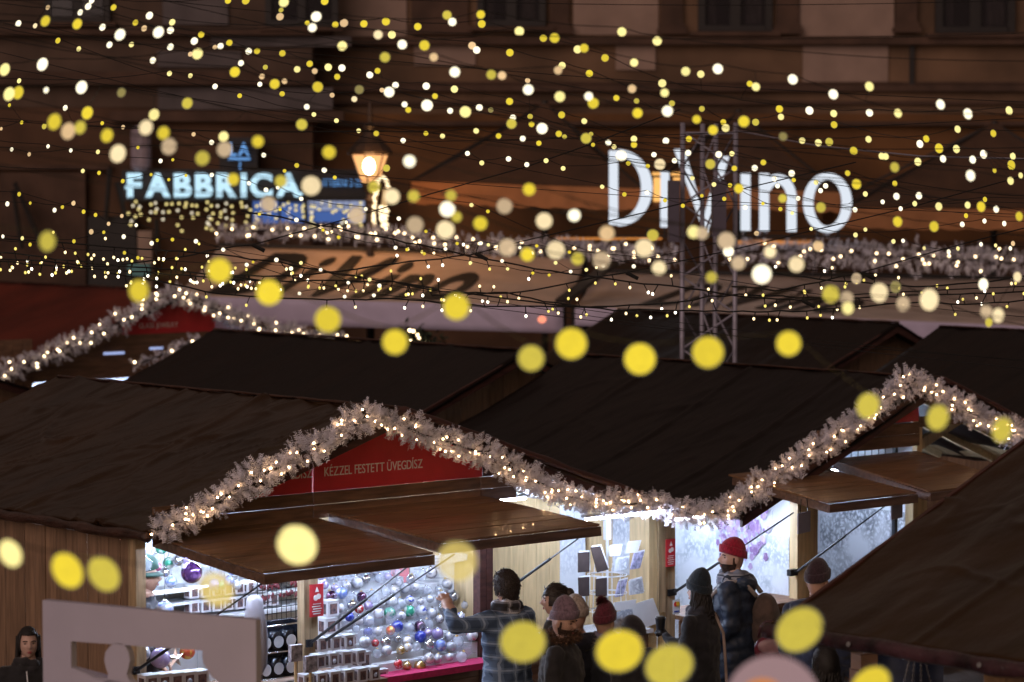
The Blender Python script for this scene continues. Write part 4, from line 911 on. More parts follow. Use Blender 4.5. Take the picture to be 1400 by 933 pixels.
for ri, (y, x0, x1, v, stepx) in enumerate(rows):
    x = x0; ci = 0; ts = []
    while x <= x1:
        r = RO.choice((.034, .040, .046, .052)); jy = y + RO.uniform(-5, 5) - (x - x0) * .10
        L_ = ROW.L(x + RO.uniform(-2, 2), jy, v + RO.uniform(-.03, .03)); c = fixed.get((ri, ci)) or RO.choice(palette)
        ts.append((L_.x, L_.z - r))
        bauble(c, ROW.P(*L_), r, '%s glass bauble, %s from left, %s of the crowded display' % (c.replace('pearl', 'pearly white').replace('silver', 'mirror silver').replace('white painted', 'white').replace('skyblue', 'sky blue').replace('spot', ' spotted'), ordn[ci], rname[ri]), cap='gold' if RO.random() < .4 else 'silver')
        x += stepx * RO.uniform(.85, 1.12); ci += 1
    zt_ = min(z for t, z in ts) - .004; z0 = .735
    if zt_ > z0 + .02:
        stp.box((min(t for t, z in ts) - .05 - 1.75, v - .045, 0), (min(max(t for t, z in ts) + .05, 3.37) - 1.75, v + .045, zt_ - z0))
stp.build('step', M['white'], step_o)
fe = MB(); a = ROW.L(528, 929, -.28); fe.box((a.x - 1.75, -.285, 0), (3.36 - 1.75, -.08, .008)); fe.box((a.x - 1.75, -.302, -.045), (3.36 - 1.75, -.286, .008)); fe.build('felt', M['cloth_red'], step_o)
# clear packs between them: thin plastic boxes catching the light
pk = MB()
for i in range(130):
    ri = RO.randrange(1, 11); y, x0, x1, v, _ = rows[ri]; L_ = ROW.L(RO.uniform(x0, x1), y + RO.uniform(-14, 10), v + RO.uniform(-.09, .09)); p = L_ - Vector((1.75, 0, .735)); s = RO.uniform(.05, .075)
    pk.box(p - Vector((s, .004, s)), p + Vector((s, .004, s * 1.2))) if i % 2 else pk.box(p - Vector((s, s * .7, .003)), p + Vector((s, s * .7, .003)))
tag(pk.build('clear_packing', clear_mat('clear_plastic', (.75, .80, .95), .13, .12), step_o), kind='stuff')
# larger hanging and lying balls of bay one
def B(px, py, v, rp, c, label, hang=0.):
    L_ = ROW.L(px, py, v); p = ROW.P(*L_); r = rp * p.y / F_PX
    return bauble(c, p, r, label, 'large glass balls', hang=hang)
B(262, 783, .30, 15, 'purple', 'big dark purple glass ball hanging in the bright left opening', 5)
B(225, 834, .20, 12.5, 'skyblue', 'blue glass ball hanging on a long cord just above the white board', 7.5)
B(198, 772, .5, 10.5, 'clear', 'clear glass ball hanging above the green hat', 5)
B(215, 775, .9, 6.5, 'pink', 'small bright pink ball hanging right of the clear one in the left opening', 6)
B(219, 900, .10, 14.5, 'lilac', 'lilac glass ball lying behind the white board cutout')
B(256, 891, .10, 11, 'orange', 'orange glass ball behind the white board cutout')
B(195, 893, .12, 11, 'pearl', 'pearly ball beside the corner post behind the white board')
for i in range(34):
    px = 205 + (i * 37 % 175) + RO.uniform(-6, 6); py = 752 + (i % 4) * 15 + RO.uniform(-4, 4)
    if abs(px - 262) < 16 and abs(py - 783) < 16: continue
    c = RO.choice(['clear', 'clear', 'pearl', 'silver', 'clear', 'green', 'lilac', 'skyblue'])
    L_ = ROW.L(px, py, 1.75 + .1 * (i % 3)); bauble(c, ROW.P(*L_), RO.uniform(.04, .055), 'small ball on the bright back wall, %s row down, %s from left' % (ordn[i % 4], ordn[min(15, i // 4)]), 'small balls hung on the back wall', hang=3)
# star
sv = []; c0 = ROW.P(*ROW.L(240, 900, .05))
for i in range(10):
    a = math.pi / 2 + i * math.pi / 5; r = .085 if i % 2 == 0 else .035; sv.append((r * math.cos(a), 0, r * math.sin(a)))
sm2 = MB(); n = 10; vs = [(0, -.03, 0), (0, .03, 0)] + sv
sm2.add(vs, [(0, 2 + i, 2 + (i + 1) % n) for i in range(n)] + [(1, 2 + (i + 1) % n, 2 + i) for i in range(n)])
o = sm2.build('silver_star', M['silver']); o.location = c0; o.rotation_euler = (0, 0, ROW.a); tag(o, 'silver faceted star standing between the lilac and orange balls', 'ornament')
# window boxes
M['box_card'] = mat('white_box_card', (.66, .64, .68), rough=.7, var=.08); M['box_win'] = mat('box_window', (.05, .045, .06), rough=.15, var=.6, scale=30, col2=(.25, .14, .12))
def box_meshes(w_, d, h):
    b = MB().box((-w_/2, -d/2, 0), (w_/2, d/2, h)).mesh('gift_box', M['box_card'])
    wi = MB().box((-w_*.30, -d/2 - .003, h*.16), (w_*.30, -d/2 - .0005, h*.84)).box((-w_/2 - .003, -d*.30, h*.16), (-w_/2 - .0005, d*.30, h*.84)).mesh('box_window', M['box_win'])
    bl = MB().sphere((-w_*.02, -d/2 - .004, h*.45), (w_*.2, .004, w_*.2), 10, 6).mesh('ball_inside', BM_['pearl'], True)
    lid = MB().box((-w_/2 - .003, -d/2 - .003, h), (w_/2 + .003, d/2 + .003, h + .006)).mesh('box_lid', M['white'])
    return b, wi, bl, lid
bs = box_meshes(.095, .095, .105); bsm = box_meshes(.125, .11, .125)
def gift_box(px, py, v, ms, label, group, ry=0.):
    L_ = ROW.L(px, py, v); o = mobj('gift_box', ms[0], None, ROW.P(*L_), (0, 0, ROW.a + ry)); tag(o, label, 'box', group)
    mobj('box_window', ms[1], o); (mobj('ball_inside', ms[2], o) if RO.random() < .35 else None); mobj('box_lid', ms[3], o); return o
k = 0
for (y, x0, n, v, ms, nm) in ((930, 418, 6, -.25, bs, 'lowest'), (903, 434, 4, -.14, bs, 'second'), (880, 437, 3, -.04, bs, 'third')):
    for i in range(n):
        gift_box(x0 + i * 18.2 + RO.uniform(-.6, .6), y - i * 2.1 + 10, v, ms, 'white window box, %s layer of the dim stack, %s from left' % (nm, ordn[i]), 'stacked ornament boxes', RO.uniform(-.06, .06))
for (x, y, v, nm) in ((475, 888, .16, 'larger white window box topping the dim stack, nearest the red labelled post'), (494, 912, .02, 'larger white window box at the right of the dim stack, upper one'), (517, 936, -.12, 'larger white window box at the right foot of the dim stack'), (448, 866, .30, 'larger window box behind the stack, below the striped post label'), (450, 842, .34, 'larger window box leaning at the red labelled post, uppermost')):
    gift_box(x, y, v, bsm, nm, 'larger ornament boxes', RO.uniform(-.08, .08))
for j, (y, x0, n) in enumerate(((817.5, 262, 7), (838, 262, 8))):
    for i in range(n):
        gift_box(x0 + i * 15.5, y - i * 1.5, 2.02, bs, 'glowing white window box, %s bright back shelf, %s from left' % (('upper', 'lower')[j], ordn[i]), 'ornament boxes on the back shelves')
for i in range(5):
    gift_box(203 + i * 17, 945 - i * 1.5, -.14, bsm, 'window box in the row seen through the white board cutout, %s from left' % ordn[i], 'ornament boxes behind the white board')
# posters on the partition
def wall_sheet(name, label, cat, pts, mt, t=3.448, lines=None):
    P4 = [ROW.T(x, y, t - .004) for x, y in pts]; o0 = ROW.P(*P4[0])
    root = empty(name, label, cat, o0, ROW.a)
    loc = [p - P4[0] for p in P4]; MB().prism(loc, (.002, 0, 0)).build('sheet', mt, root)
    if lines:
        lm = MB(); a, b, c, d = loc
        for i in range(lines[0]):
            s = .1 + .8 * i / lines[0]; q0 = a.lerp(d, s); q1 = b.lerp(c, s); e = q0.lerp(q1, .1); f_ = q0.lerp(q1, R.uniform(.6, .92))
            lm.add([e + Vector((-.003, 0, 0)), f_ + Vector((-.003, 0, 0)), f_ + Vector((-.003, 0, .008)), e + Vector((-.003, 0, .008))], [(0, 1, 2, 3)])
        lm.build('print_lines', lines[1], root)
    return root
wall_sheet('red_notice', 'red notice sheet pinned beside the white price sheets', 'notice', [(527, 769), (559, 767), (559, 803), (527, 790)], M['redpaper'], lines=(7, M['redsign']))
wall_sheet('white_notice', 'large white price sheet pinned right of the red notice', 'notice', [(560, 764), (622, 757), (620, 811), (560, 806)], M['paper'], lines=(9, mat('grey_print', (.50, .53, .60), var=.1)))
wall_sheet('white_notice', 'tilted white sheet over the price sheet near the raised hand', 'notice', [(601, 752), (640, 758), (638, 766), (600, 775)], M['paper'], t=3.43)
# wire rack with charms, dark rack with cups
wr = empty('wire_rack', 'black wire grid hung with dark red charms left of the red labelled post', 'rack', ROW.P(*ROW.L(350, 870, .25)), ROW.a)
gm = MB(); a = ROW.L(352, 783, .25); b = ROW.L(411, 868, .25); o0 = ROW.L(350, 870, .25)
for i in range(10): x = a.x + (b.x - a.x) * i / 9 - o0.x; gm.tube([(x, 0, b.z - o0.z), (x, 0, a.z - o0.z)], .004, 4)
for i in range(12): z = b.z + (a.z - b.z) * i / 11 - o0.z; gm.tube([(a.x - o0.x, 0, z), (b.x - o0.x, 0, z)], .004, 4)
gm.build('grid', M['black'], wr); cm = MB(); M['charm'] = mat('wine_charm', (.16, .02, .03), rough=.4, var=.5, scale=20)
for i in range(60):
    row_ = i % 3; x = a.x + (b.x - a.x) * R.random() - o0.x; z = a.z - o0.z - (.12, .20, .43)[row_] + R.uniform(-.015, .015); cm.sphere((x, -.03 + R.uniform(-.01, .01), z), (.014, .01, .02), 6, 4)
cm.build('charm', M['charm'], wr)
dr_ = empty('cup_rack', 'black display case holding round patterned cups beside the white board', 'display case', ROW.P(*ROW.L(352, 935, .05)), ROW.a)
o0 = ROW.L(352, 935, .05); a = ROW.L(352, 855, .05); b = ROW.L(409, 935, .05)
M['case'] = mat('black_case', (.012, .014, .022), rough=.25, var=.2)
MB().box((0, .10, 0), (b.x - o0.x, .12, a.z - o0.z)).box((0, 0, 0), (.012, .1, a.z - o0.z)).box((b.x - o0.x - .012, 0, 0), (b.x - o0.x, .1, a.z - o0.z)).build('case', M['case'], dr_)
h = a.z - o0.z; rm = MB()
for s in (.05, .5, .96): rm.tube([(0, -.02, h * s), (b.x - o0.x, -.02, h * s)], .006, 5)
rm.build('rail', M['silver'], dr_); cw_ = (b.x - o0.x)
for i in range(3):
    for j in range(2):
        d = MB().lathe([(.048, 0), (.048, .004)], (0, 0, 0), 16).mesh('cup_print', BM_['white']); c_ = MB().lathe([(.05, 0), (.055, .15), (.05, .15)], (0, 0, 0), 14).mesh('cup', M['case'], True)
        q = mobj('cup', c_, dr_, (cw_ * (.2 + .3 * i), .05, h * (.06 + .46 * j))); mobj('cup_print', d, q, (0, -.056, .07), (math.pi / 2, 0, 0))
# two lit picture cubes at the post
for i, (x, y, nm) in enumerate(((404, 892, 'left'), (424, 907, 'right'))):
    L_ = ROW.L(x, y + 12, -.32); o = empty('picture_cube', 'small square snow picture on a stick before the post, %s one' % nm, 'picture', ROW.P(*L_), ROW.a, 'snow pictures on sticks')
    MB().box((-.055, -.02, 0), (.055, .02, .13)).build('picture', mat('snow_picture', (.50, .46, .50), var=.5, scale=25), o); MB().tube([(0, 0, -.30), (0, 0, 0)], .012, 6).build('stick', M['pine'], o)
# ------------------------------------------------------------------ postcard rack in the third bay
pr = empty('postcard_rack', 'white wire spinner rack full of postcards on the pale counter', 'rack', ROW.P(*ROW.L(830, 850, .10)), ROW.a)
o0 = ROW.L(830, 850, .10); rk = MB(); top = ROW.L(830, 735, .10).z - o0.z
rk.tube([(0, 0, -.1), (0, 0, top)], .012, 8)
for zz in (.10, .26, .42):
    for rr in (.14, .18):
        rk.tube([(rr * math.cos(a * math.pi / 6), rr * math.sin(a * math.pi / 6), zz) for a in range(13)], .004, 4, cap=False)
for a in range(12):
    rk.tube([(.18 * math.cos(a * .5236), .18 * math.sin(a * .5236), .06), (.16 * math.cos(a * .5236), .16 * math.sin(a * .5236), .50)], .003, 4)
rk.build('wire_frame', M['white'], pr)
MB().box((-.03, -.02, top - .02), (.03, .02, top + .16)).build('top_tag', M['white'], pr)
M['dark_card'] = mat('dark_brown_card', (.055, .035, .032), rough=.7, var=.3); M['lav_card'] = mat('lavender_card', (.45, .45, .66), rough=.6, var=.5, scale=22)
M['sketch_card'] = etch('sketch_card', 4.4, (.25, .28, .36), dens=.7)
def card(pts, v, mt, label):
    P4 = [ROW.L(x, y, v) for x, y in pts]; root = empty('postcard', label, 'postcard', ROW.P(*P4[0]), ROW.a, 'postcards on the rack')
    MB().prism([p - P4[0] for p in P4], (0, .01, 0)).build('card', mt, root); MB().prism([(p - P4[0]) * 1.0 + Vector((.02, .012, .012)) for p in P4], (0, .006, 0)).build('sleeve', M['paper'], root)
card([(791, 756), (806, 755), (806, 782), (791, 783)], -0.09, M['dark_card'], 'dark brown postcard at the upper left of the rack')
card([(791, 790), (806, 789), (806, 815), (792, 816)], -0.09, M['dark_card'], 'dark brown postcard at the lower left of the rack')
card([(808, 749), (821, 747), (832, 779), (817, 783)], -0.12, M['dark_card'], 'tall dark postcard tilting at the top of the rack')
card([(815, 792), (830, 790), (830, 815), (815, 816)], -0.12, M['dark_card'], 'dark postcard low in the middle of the rack')
card([(843, 765), (860, 762), (857, 778), (840, 781)], -0.07, M['sketch_card'], 'white sketch postcard in the middle of the rack')
card([(867, 757), (881, 754), (875, 777), (862, 779)], -0.07, M['lav_card'], 'lavender blue postcard at the upper right of the rack')
card([(858, 743), (876, 741), (872, 755), (856, 757)], -0.03, M['paper'], 'blank white card topmost at the right of the rack')
card([(860, 795), (877, 791), (880, 811), (861, 814)], -0.07, M['sketch_card'], 'white sketch postcard at the lower right of the rack')
card([(846, 795), (858, 792), (852, 815), (841, 817)], -0.05, M['lav_card'], 'lavender postcard beside the lower right sketch card')
card([(833, 748), (850, 746), (848, 760), (834, 761)], -0.01, M['paper'], 'plain white card behind the tall dark postcard')
for i, (pts, l) in enumerate((([(862, 828), (893, 818), (905, 850), (872, 862)], 'open white booklet leaning on the pale counter before the rack'), ([(838, 838), (864, 832), (870, 862), (838, 866)], 'sketch covered sheet lying left of the open white booklet'), ([(840, 824), (870, 820), (868, 832), (838, 836)], 'bundle of white cards at the foot of the postcard rack'))):
    P4 = [ROW.L(x, y, -.06 - .05 * i) for x, y in pts]; root = empty('booklet', l, 'booklet', ROW.P(*P4[0]), ROW.a)
    MB().prism([p - P4[0] for p in P4], (0, .008, 0)).build('sheet', (M['paper'], M['sketch_card'], M['paper'])[i], root)

# ------------------------------------------------------------------ white photo board in front
fP = Frame(*W(60, 840, 16.6).xy, -24)
wb = empty('photo_board', 'big white foam photo board with a cut out window and figure, lower left', 'photo board', fP.o, fP.a)
def pl(pp): return [fP.L(x, y, 0) for x, y in pp]
bt = .06; zlow = .02
def low(p, z=zlow): return Vector((p.x, p.y, z))
tl_, tr_ = fP.L(58, 821), fP.L(350, 848); wl_, wr_ = fP.L(97, 877), fP.L(277, 890); wlb = fP.L(97, 965)
pm = MB()
pm.prism([tl_, tr_, Vector((tr_.x, 0, wr_.z)), wr_, wl_, Vector((tl_.x, 0, wl_.z))], (0, bt, 0))
pm.prism([Vector((tl_.x, 0, wl_.z)), wl_, low(wl_), low(tl_)], (0, bt, 0))
cv = pl([(277, 890), (276, 897), (278, 906), (283, 916), (290, 925), (299, 933), (312, 943)])
for i in range(len(cv) - 1):
    pm.prism([cv[i], Vector((tr_.x, 0, cv[i].z)), Vector((tr_.x, 0, cv[i + 1].z)), cv[i + 1]], (0, bt, 0))
pm.prism([cv[-1], Vector((tr_.x, 0, cv[-1].z)), low(tr_), low(cv[-1])], (0, bt, 0))
# cut-out figure standing in the window
cxp, hd = 160, [(150, 884), (144, 892), (142.5, 903), (145, 914), (148, 922), (146, 930), (140, 934), (118, 923), (97, 913)]
rt = [(172, 885), (176, 893), (177.5, 904), (175, 915), (173, 922), (176, 930), (183, 936), (205, 948), (225, 958)]
l_ = pl([(157, 879)] + hd); r_ = pl([(167, 880)] + rt)
for i in range(len(l_) - 1): pm.prism([l_[i], r_[i], r_[i + 1], l_[i + 1]] if i < 7 else [l_[i], Vector((r_[7].x, 0, r_[7].z)), Vector((r_[7].x, 0, r_[7].z - .04)), l_[i + 1]], (0, bt * .92, 0))
pm.prism([l_[-1], l_[7], r_[7], r_[-1], low(r_[-1]), low(l_[-1])], (0, bt * .9, 0))
pm.build('board', M['white_board'], wb)
# tissue bag behind the board
tbm = MB().sphere((0, 0, 0), (.10, .05, .34), 14, 10, lambda p, q: p * (1 + .18 * nz3((q.x * 3, q.y * 3, q.z * 3))))
o = tbm.build('plastic_bag', mat('pale_plastic_bag', (.36, .35, .40), rough=.45, var=.1), smooth=True); o.location = ROW.P(*ROW.L(349, 872, -.18)); tag(o, 'pale plastic bag hanging behind the right edge of the white board', 'bag')

# ------------------------------------------------------------------ things under the near right eave
chm = empty('hanging_chains', 'silver link chains hanging below the near purple roof edge', 'chains', fD.P(*fD.L(1245, 890, .1)))
lk = MB(); o0 = fD.P(*fD.L(1245, 890, .1))
for (x0, x1) in ((1246, 1233), (1251, 1247), (1259, 1259), (1262, 1275)):
    p0 = fD.P(*fD.L(x0, 892, .1)) - o0; p1 = fD.P(*fD.L(x1, 945, .1)) - o0; n = 16
    lk = MB()
    for i in range(n):
        c = p0.lerp(p1, (i + .5) / n); d = (p1 - p0).normalized() * .011; s = Vector((.006, 0, 0)) if i % 2 else Vector((.002, .006, 0))
        lk.tube([c - d, c - d * .5 + s, c + d * .5 + s, c + d, c + d * .5 - s, c - d * .5 - s, c - d], .0022, 4, cap=False)
    tag(lk.build('chain', M['silver'], chm), kind='stuff')

for i, (x, y, l) in enumerate(((1183, 903, 'upper'), (1181, 925, 'lower'))):
    a = Wz(x, y + 11, 1.05 - .12 * i); a = W(x, y + 11, 19.6); o = empty('carton', 'brown cardboard carton under the near eave, %s one' % l, 'carton', a, .5)
    MB().box((-.08, -.06, 0), (.08, .06, .105)).build('body', mat('cardboard', (.35, .20, .12), var=.15), o); MB().box((-.082, -.062, .105), (.082, .062, .112)).build('lid', M['beamx'], o)
ban = MB().grid(8, 8, lambda s, t: W(1200 + 90 * s, 893 + 60 * t, 19.2 + .04 * math.sin(s * 9)))
tag(ban.build('dark_blue_cloth', mat('navy_cloth', (.02, .03, .07), var=.3), smooth=True), 'dark blue cloth hanging behind the silver chains', 'cloth')
ct = W(1181, 936, 19.6); o = empty('side_table', 'small dark stall table carrying the two cartons', 'table', (ct.x, ct.y, 0), .5)
MB().box((-.3, -.15, ct.z - .05), (.3, .2, ct.z - .022)).build('table_top', M['beamx'], o)
for x in (-.27, .27):
    for y in (-.12, .17): MB().box((x - .02, y - .02, 0), (x + .02, y + .02, ct.z - .05)).build('leg', M['beamx'], o)
# ------------------------------------------------------------------ people
def cloth(name, col, **k):
    d = dict(rough=.85, var=.25, scale=14, bump=.35, bscale=45, bdist=.006, sheen=.2); d.update(k); return mat(name, col, **d)
def plaid(name, base, c2, line, f=26.):
    m, nt, b = nodes_of(name); N = nt.nodes.new; Lk = nt.links.new
    tc = N('ShaderNodeTexCoord'); sp_ = N('ShaderNodeSeparateXYZ'); Lk(tc.outputs['Object'], sp_.inputs[0]); facs = []
    for ax in ('X', 'Z'):
        for (k, lo) in ((f, .25), (f, .93)):
            mu = N('ShaderNodeMath'); mu.operation = 'MULTIPLY'; mu.inputs[1].default_value = k; Lk(sp_.outputs[ax], mu.inputs[0])
            si = N('ShaderNodeMath'); si.operation = 'SINE'; Lk(mu.outputs[0], si.inputs[0])
            gt = N('ShaderNodeMath'); gt.operation = 'GREATER_THAN'; gt.inputs[1].default_value = lo; Lk(si.outputs[0], gt.inputs[0]); facs.append(gt)
    ad = N('ShaderNodeMath'); ad.operation = 'ADD'; Lk(facs[0].outputs[0], ad.inputs[0]); Lk(facs[2].outputs[0], ad.inputs[1])
    hf = N('ShaderNodeMath'); hf.operation = 'MULTIPLY'; hf.inputs[1].default_value = .5; Lk(ad.outputs[0], hf.inputs[0])
    mx = N('ShaderNodeMix'); mx.data_type = 'RGBA'; mx.inputs['A'].default_value = rgba(base); mx.inputs['B'].default_value = rgba(c2); Lk(hf.outputs[0], mx.inputs['Factor'])
    ma = N('ShaderNodeMath'); ma.operation = 'MAXIMUM'; Lk(facs[1].outputs[0], ma.inputs[0]); Lk(facs[3].outputs[0], ma.inputs[1])
    m2 = N('ShaderNodeMix'); m2.data_type = 'RGBA'; m2.inputs['B'].default_value = rgba(line); Lk(mx.outputs['Result'], m2.inputs['A']); Lk(ma.outputs[0], m2.inputs['Factor'])
    Lk(m2.outputs['Result'], b.inputs['Base Color']); b.inputs['Roughness'].default_value = .9; return m
M['skin'] = mat('skin', (.56, .33, .24), rough=.5, var=.10, scale=20)
M['skin_pale'] = mat('pale_skin', (.62, .40, .32), rough=.5, var=.08, scale=20)
M['eye'] = mat('dark_eye', (.015, .01, .01), rough=.2); M['lip'] = mat('lips', (.38, .09, .09), rough=.5)
M['hair_dark'] = mat('dark_hair', (.014, .010, .009), rough=.6, var=.4, scale=20, stretch=(6, 6, 1), bump=.5, bscale=40, bdist=.006)
M['hair_brown'] = mat('brown_hair', (.030, .018, .012), rough=.5, var=.4, scale=20, stretch=(6, 6, 1), bump=.5, bscale=40, bdist=.006)
M['beard'] = mat('beard_hair', (.05, .025, .015), rough=.8, var=.5, scale=50, bump=.6, bscale=120, bdist=.004)
M['trouser'] = cloth('dark_trousers', (.02, .02, .028)); M['shoe'] = mat('black_shoes', (.012, .01, .01), rough=.5); M['jean'] = cloth('blue_jeans', (.10, .16, .26))
def loft(mb, rings, seg=18):
    base = len(mb.v)
    for (z, rx, ry, yo) in rings:
        for k in range(seg):
            a = 2 * math.pi * k / seg; c, s = math.cos(a), math.sin(a)
            mb.v.append((rx * math.copysign(abs(c) ** .85, c), yo + ry * math.copysign(abs(s) ** .85, s), z))
    n = len(rings)
    for i in range(n - 1):
        for k in range(seg): mb.f.append([base+i*seg+k, base+i*seg+(k+1)%seg, base+(i+1)*seg+(k+1)%seg, base+(i+1)*seg+k]); mb.m.append(0)
    mb.f.append([base + k for k in range(seg)][::-1]); mb.m.append(0); mb.f.append([base+(n-1)*seg+k for k in range(seg)]); mb.m.append(0)
def capsule(mb, a, ra, b, rb, seg=12):
    a = Vector(a); b = Vector(b); mb.tube([a, b], [ra, rb], seg); mb.sphere(a, ra * .995, seg, 8); mb.sphere(b, rb * .995, seg, 8)
def remeshed(mb, vox, smooth_it=4):
    me = mb.mesh('tmp', M['black']); o = bpy.data.objects.new('tmp', me); COL.objects.link(o)
    r = o.modifiers.new('r', 'REMESH'); r.mode = 'VOXEL'; r.voxel_size = vox; r.use_smooth_shade = True
    s = o.modifiers.new('s', 'SMOOTH'); s.factor = .5; s.iterations = smooth_it
    dg = bpy.context.evaluated_depsgraph_get(); out = bpy.data.meshes.new_from_object(o.evaluated_get(dg))
    bpy.data.objects.remove(o); bpy.data.meshes.remove(me); return out
def head_point(p, q):
    x, y, z = p; k = q.z
    if k < 0: x *= 1 - .30 * k * k; 
    if k < -.2 and q.y > 0: y *= 1 - .10 * (k + .2) ** 2
    if q.y > .2:
        G = lambda dx, sx, dz, sz: math.exp(-((x - dx) / sx) ** 2 - ((z - dz) / sz) ** 2)
        y -= .006
        y += .027 * G(0, .013, -.014, .016) + .016 * G(0, .010, .008, .022)
        y += .007 * (G(.028, .022, .034, .010) + G(-.028, .022, .034, .010))
        y -= .010 * (G(.031, .015, .014, .011) + G(-.031, .015, .014, .011))
        y += .008 * G(0, .021, -.052, .011) + .012 * G(0, .022, -.092, .018) + .005 * (G(.045, .018, -.012, .02) + G(-.045, .018, -.012, .02))
    return Vector((x, y, z))
def head_mb(skin_i=2, eye_i=3, lip_i=4):
    mb = MB(); mb.mi = skin_i; mb.sphere((0, 0, 0), (.076, .096, .118), 48, 36, head_point)
    for s in (-1, 1):
        mb.mi = skin_i; mb.sphere((s * .076, -.012, .0), (.012, .024, .033), 10, 8)
        mb.mi = eye_i; mb.sphere((s * .031, .073, .013), (.013, .008, .0055), 10, 6); mb.tube([(s * .015, .089, .031), (s * .032, .089, .036), (s * .050, .076, .031)], .0042, 5)
    mb.mi = lip_i; mb.sphere((0, .0915, -.050), (.021, .006, .0045), 10, 6); mb.sphere((0, .0905, -.058), (.018, .006, .005), 10, 6)
    mb.mi = 2; return mb
def hand_mb(wrist, fwd, up, side, curl=.5):
    """palm, four fingers and a thumb"""
    f = Vector(fwd).normalized(); u_ = Vector(up); u_ = (u_ - f * u_.dot(f)).normalized(); sdv = f.cross(u_) * side; w0 = Vector(wrist); mb = MB()
    for k in (-1, 0, 1): capsule(mb, w0 + f * .01 + sdv * .016 * k, .018, w0 + f * .085 + sdv * .024 * k, .015, 8)
    for k, ln in zip((-1.5, -.5, .5, 1.5), (.058, .074, .080, .068)):
        b = w0 + f * .09 + sdv * .020 * k; m_ = b + (f * math.cos(curl) - u_ * math.sin(curl)) * ln * .5; e = m_ + (f * math.cos(curl * 2.2) - u_ * math.sin(curl * 2.2)) * ln * .5
        capsule(mb, b, .0095, m_, .009, 8); capsule(mb, m_, .009, e, .0075, 8)
    tb_ = w0 + f * .03 + sdv * .035; tm = tb_ + (f * .7 + sdv * .6 - u_ * .3).normalized() * .035; te = tm + (f * .95 + sdv * .1 - u_ * .4).normalized() * .03
    capsule(mb, tb_, .012, tm, .0105, 8); capsule(mb, tm, .0105, te, .0085, 8)
    return mb
DEF_ARM = {1: ((.235, -.03, 1.14), (.22, .14, .95)), -1: ((-.235, -.03, 1.14), (-.22, .14, .95))}
persons = 0
def person(label, px, ytop, h, heading, coat, skin='skin', hat=.02, arms=None, hem_z=.72, trouser='trouser', puff=0., bulk=1., yaw=0., pitch=0., lean=0., glove=None, hands=(1, -1), curl=.6, vox=.017, coat2=None):
    top = Wz(px, ytop, h); s = (h - hat) / 1.75; off = .012
    root = empty('person', label, 'person', (top.x, top.y, 0), math.radians(heading), 'people at the market')
    arms = arms or DEF_ARM; mb = MB(); b = bulk
    Lz = lambda z: lean * max(0, z - .9)
    loft(mb, [(hem_z, .20*b, .155*b, 0), (.92, .19*b, .15*b, Lz(.92)), (1.08, .178*b, .145*b, Lz(1.08)), (1.26, .205*b, .15*b, Lz(1.26)), (1.37, .20*b, .135*b, Lz(1.37)), (1.45, .15*b, .10*b, Lz(1.45)), (1.50, .075, .07, Lz(1.5))])
    capsule(mb, (0, Lz(1.45), 1.44), .062, (0, Lz(1.55) + .005, 1.56), .055)
    for sd_ in (1, -1):
        el, wr_ = arms[sd_]; sh = Vector((sd_ * .185 * b, Lz(1.4), 1.405))
        capsule(mb, sh, .070 * b, el, .056 * b); capsule(mb, el, .055 * b, wr_, .042 * b)
        hip = (sd_ * .095, 0, .88); kn = (sd_ * .10, .015, .48); an = (sd_ * .10, -.01, .10)
        capsule(mb, hip, .095, kn, .066); capsule(mb, kn, .064, an, .048); capsule(mb, (sd_ * .105, -.03, .05), .045, (sd_ * .115, .13, .038), .036)
    me = remeshed(mb, vox); out = MB()
    nrm = [v.normal.copy() for v in me.vertices]; vs = []
    for v in me.vertices:
        p = v.co.copy(); d = .016 * nz3((p.x * 8, p.y * 8, p.z * 15 + px), 1) + .009 * nz3((p.x * 22, p.y * 22, p.z * 30 + px), 1)
        if p.z < hem_z: d *= .6
        elif puff: d += puff * abs(math.sin(p.z * 34 + 2 * nz3((p.x * 3, p.y * 3, px))))
        vs.append(p + nrm[v.index] * d)
    fi = []
    for p_ in me.polygons:
        c = p_.center; arm = min((c - Vector(arms[k][1])).length for k in (1, -1)) < .5 and abs(c.x) > .2 * b
        mi = 0 if (c.z > hem_z - .02 or arm) else (5 if c.z < .11 else 1)
        if c.z > 1.49: mi = 2
        fi.append((tuple(p_.vertices), mi))
    base = 0; out.v = [tuple(v) for v in vs]; out.f = [list(f) for f, m_ in fi]; out.m = [m_ for f, m_ in fi]
    for sd_ in hands:
        el, wr_ = Vector(arms[sd_][0]), Vector(arms[sd_][1]); hm = hand_mb(wr_, wr_ - el, (0, 0, 1) if abs((wr_ - el).normalized().z) < .8 else (0, 1, 0), sd_, curl)
        hme = remeshed(hm, .006, 2); out.mi = 5 if glove else 2; out.add([tuple(v.co) for v in hme.vertices], [tuple(p.vertices) for p in hme.polygons]); bpy.data.meshes.remove(hme)
    hc = Vector((0, Lz(1.62) + .02, 1.632)); rot = Euler((math.radians(pitch), 0, math.radians(yaw))).to_matrix()
    hm = head_mb()
    b0 = len(out.v); out.v += [tuple(hc + rot @ Vector(v)) for v in hm.v]; out.f += [[b0 + i for i in f] for f in hm.f]; out.m += hm.m
    bpy.data.meshes.remove(me)
    body = out.build('body', [coat, M[trouser], M[skin], M['eye'], M['lip'], M['shoe']], root, smooth=True); body.scale = (s, s, s)
    class P: pass
    p = P(); p.root = root; p.s = s; p.hc = hc; p.rot = rot; p.arms = arms; p.b = b; p.lean = Lz
    p.hp = lambda v: (hc + rot @ Vector(v))
    def part(mb_, name, mt, smooth=True):
        o = mb_.build(name, mt, root, smooth=smooth); o.scale = (s, s, s); return o
    p.part = part
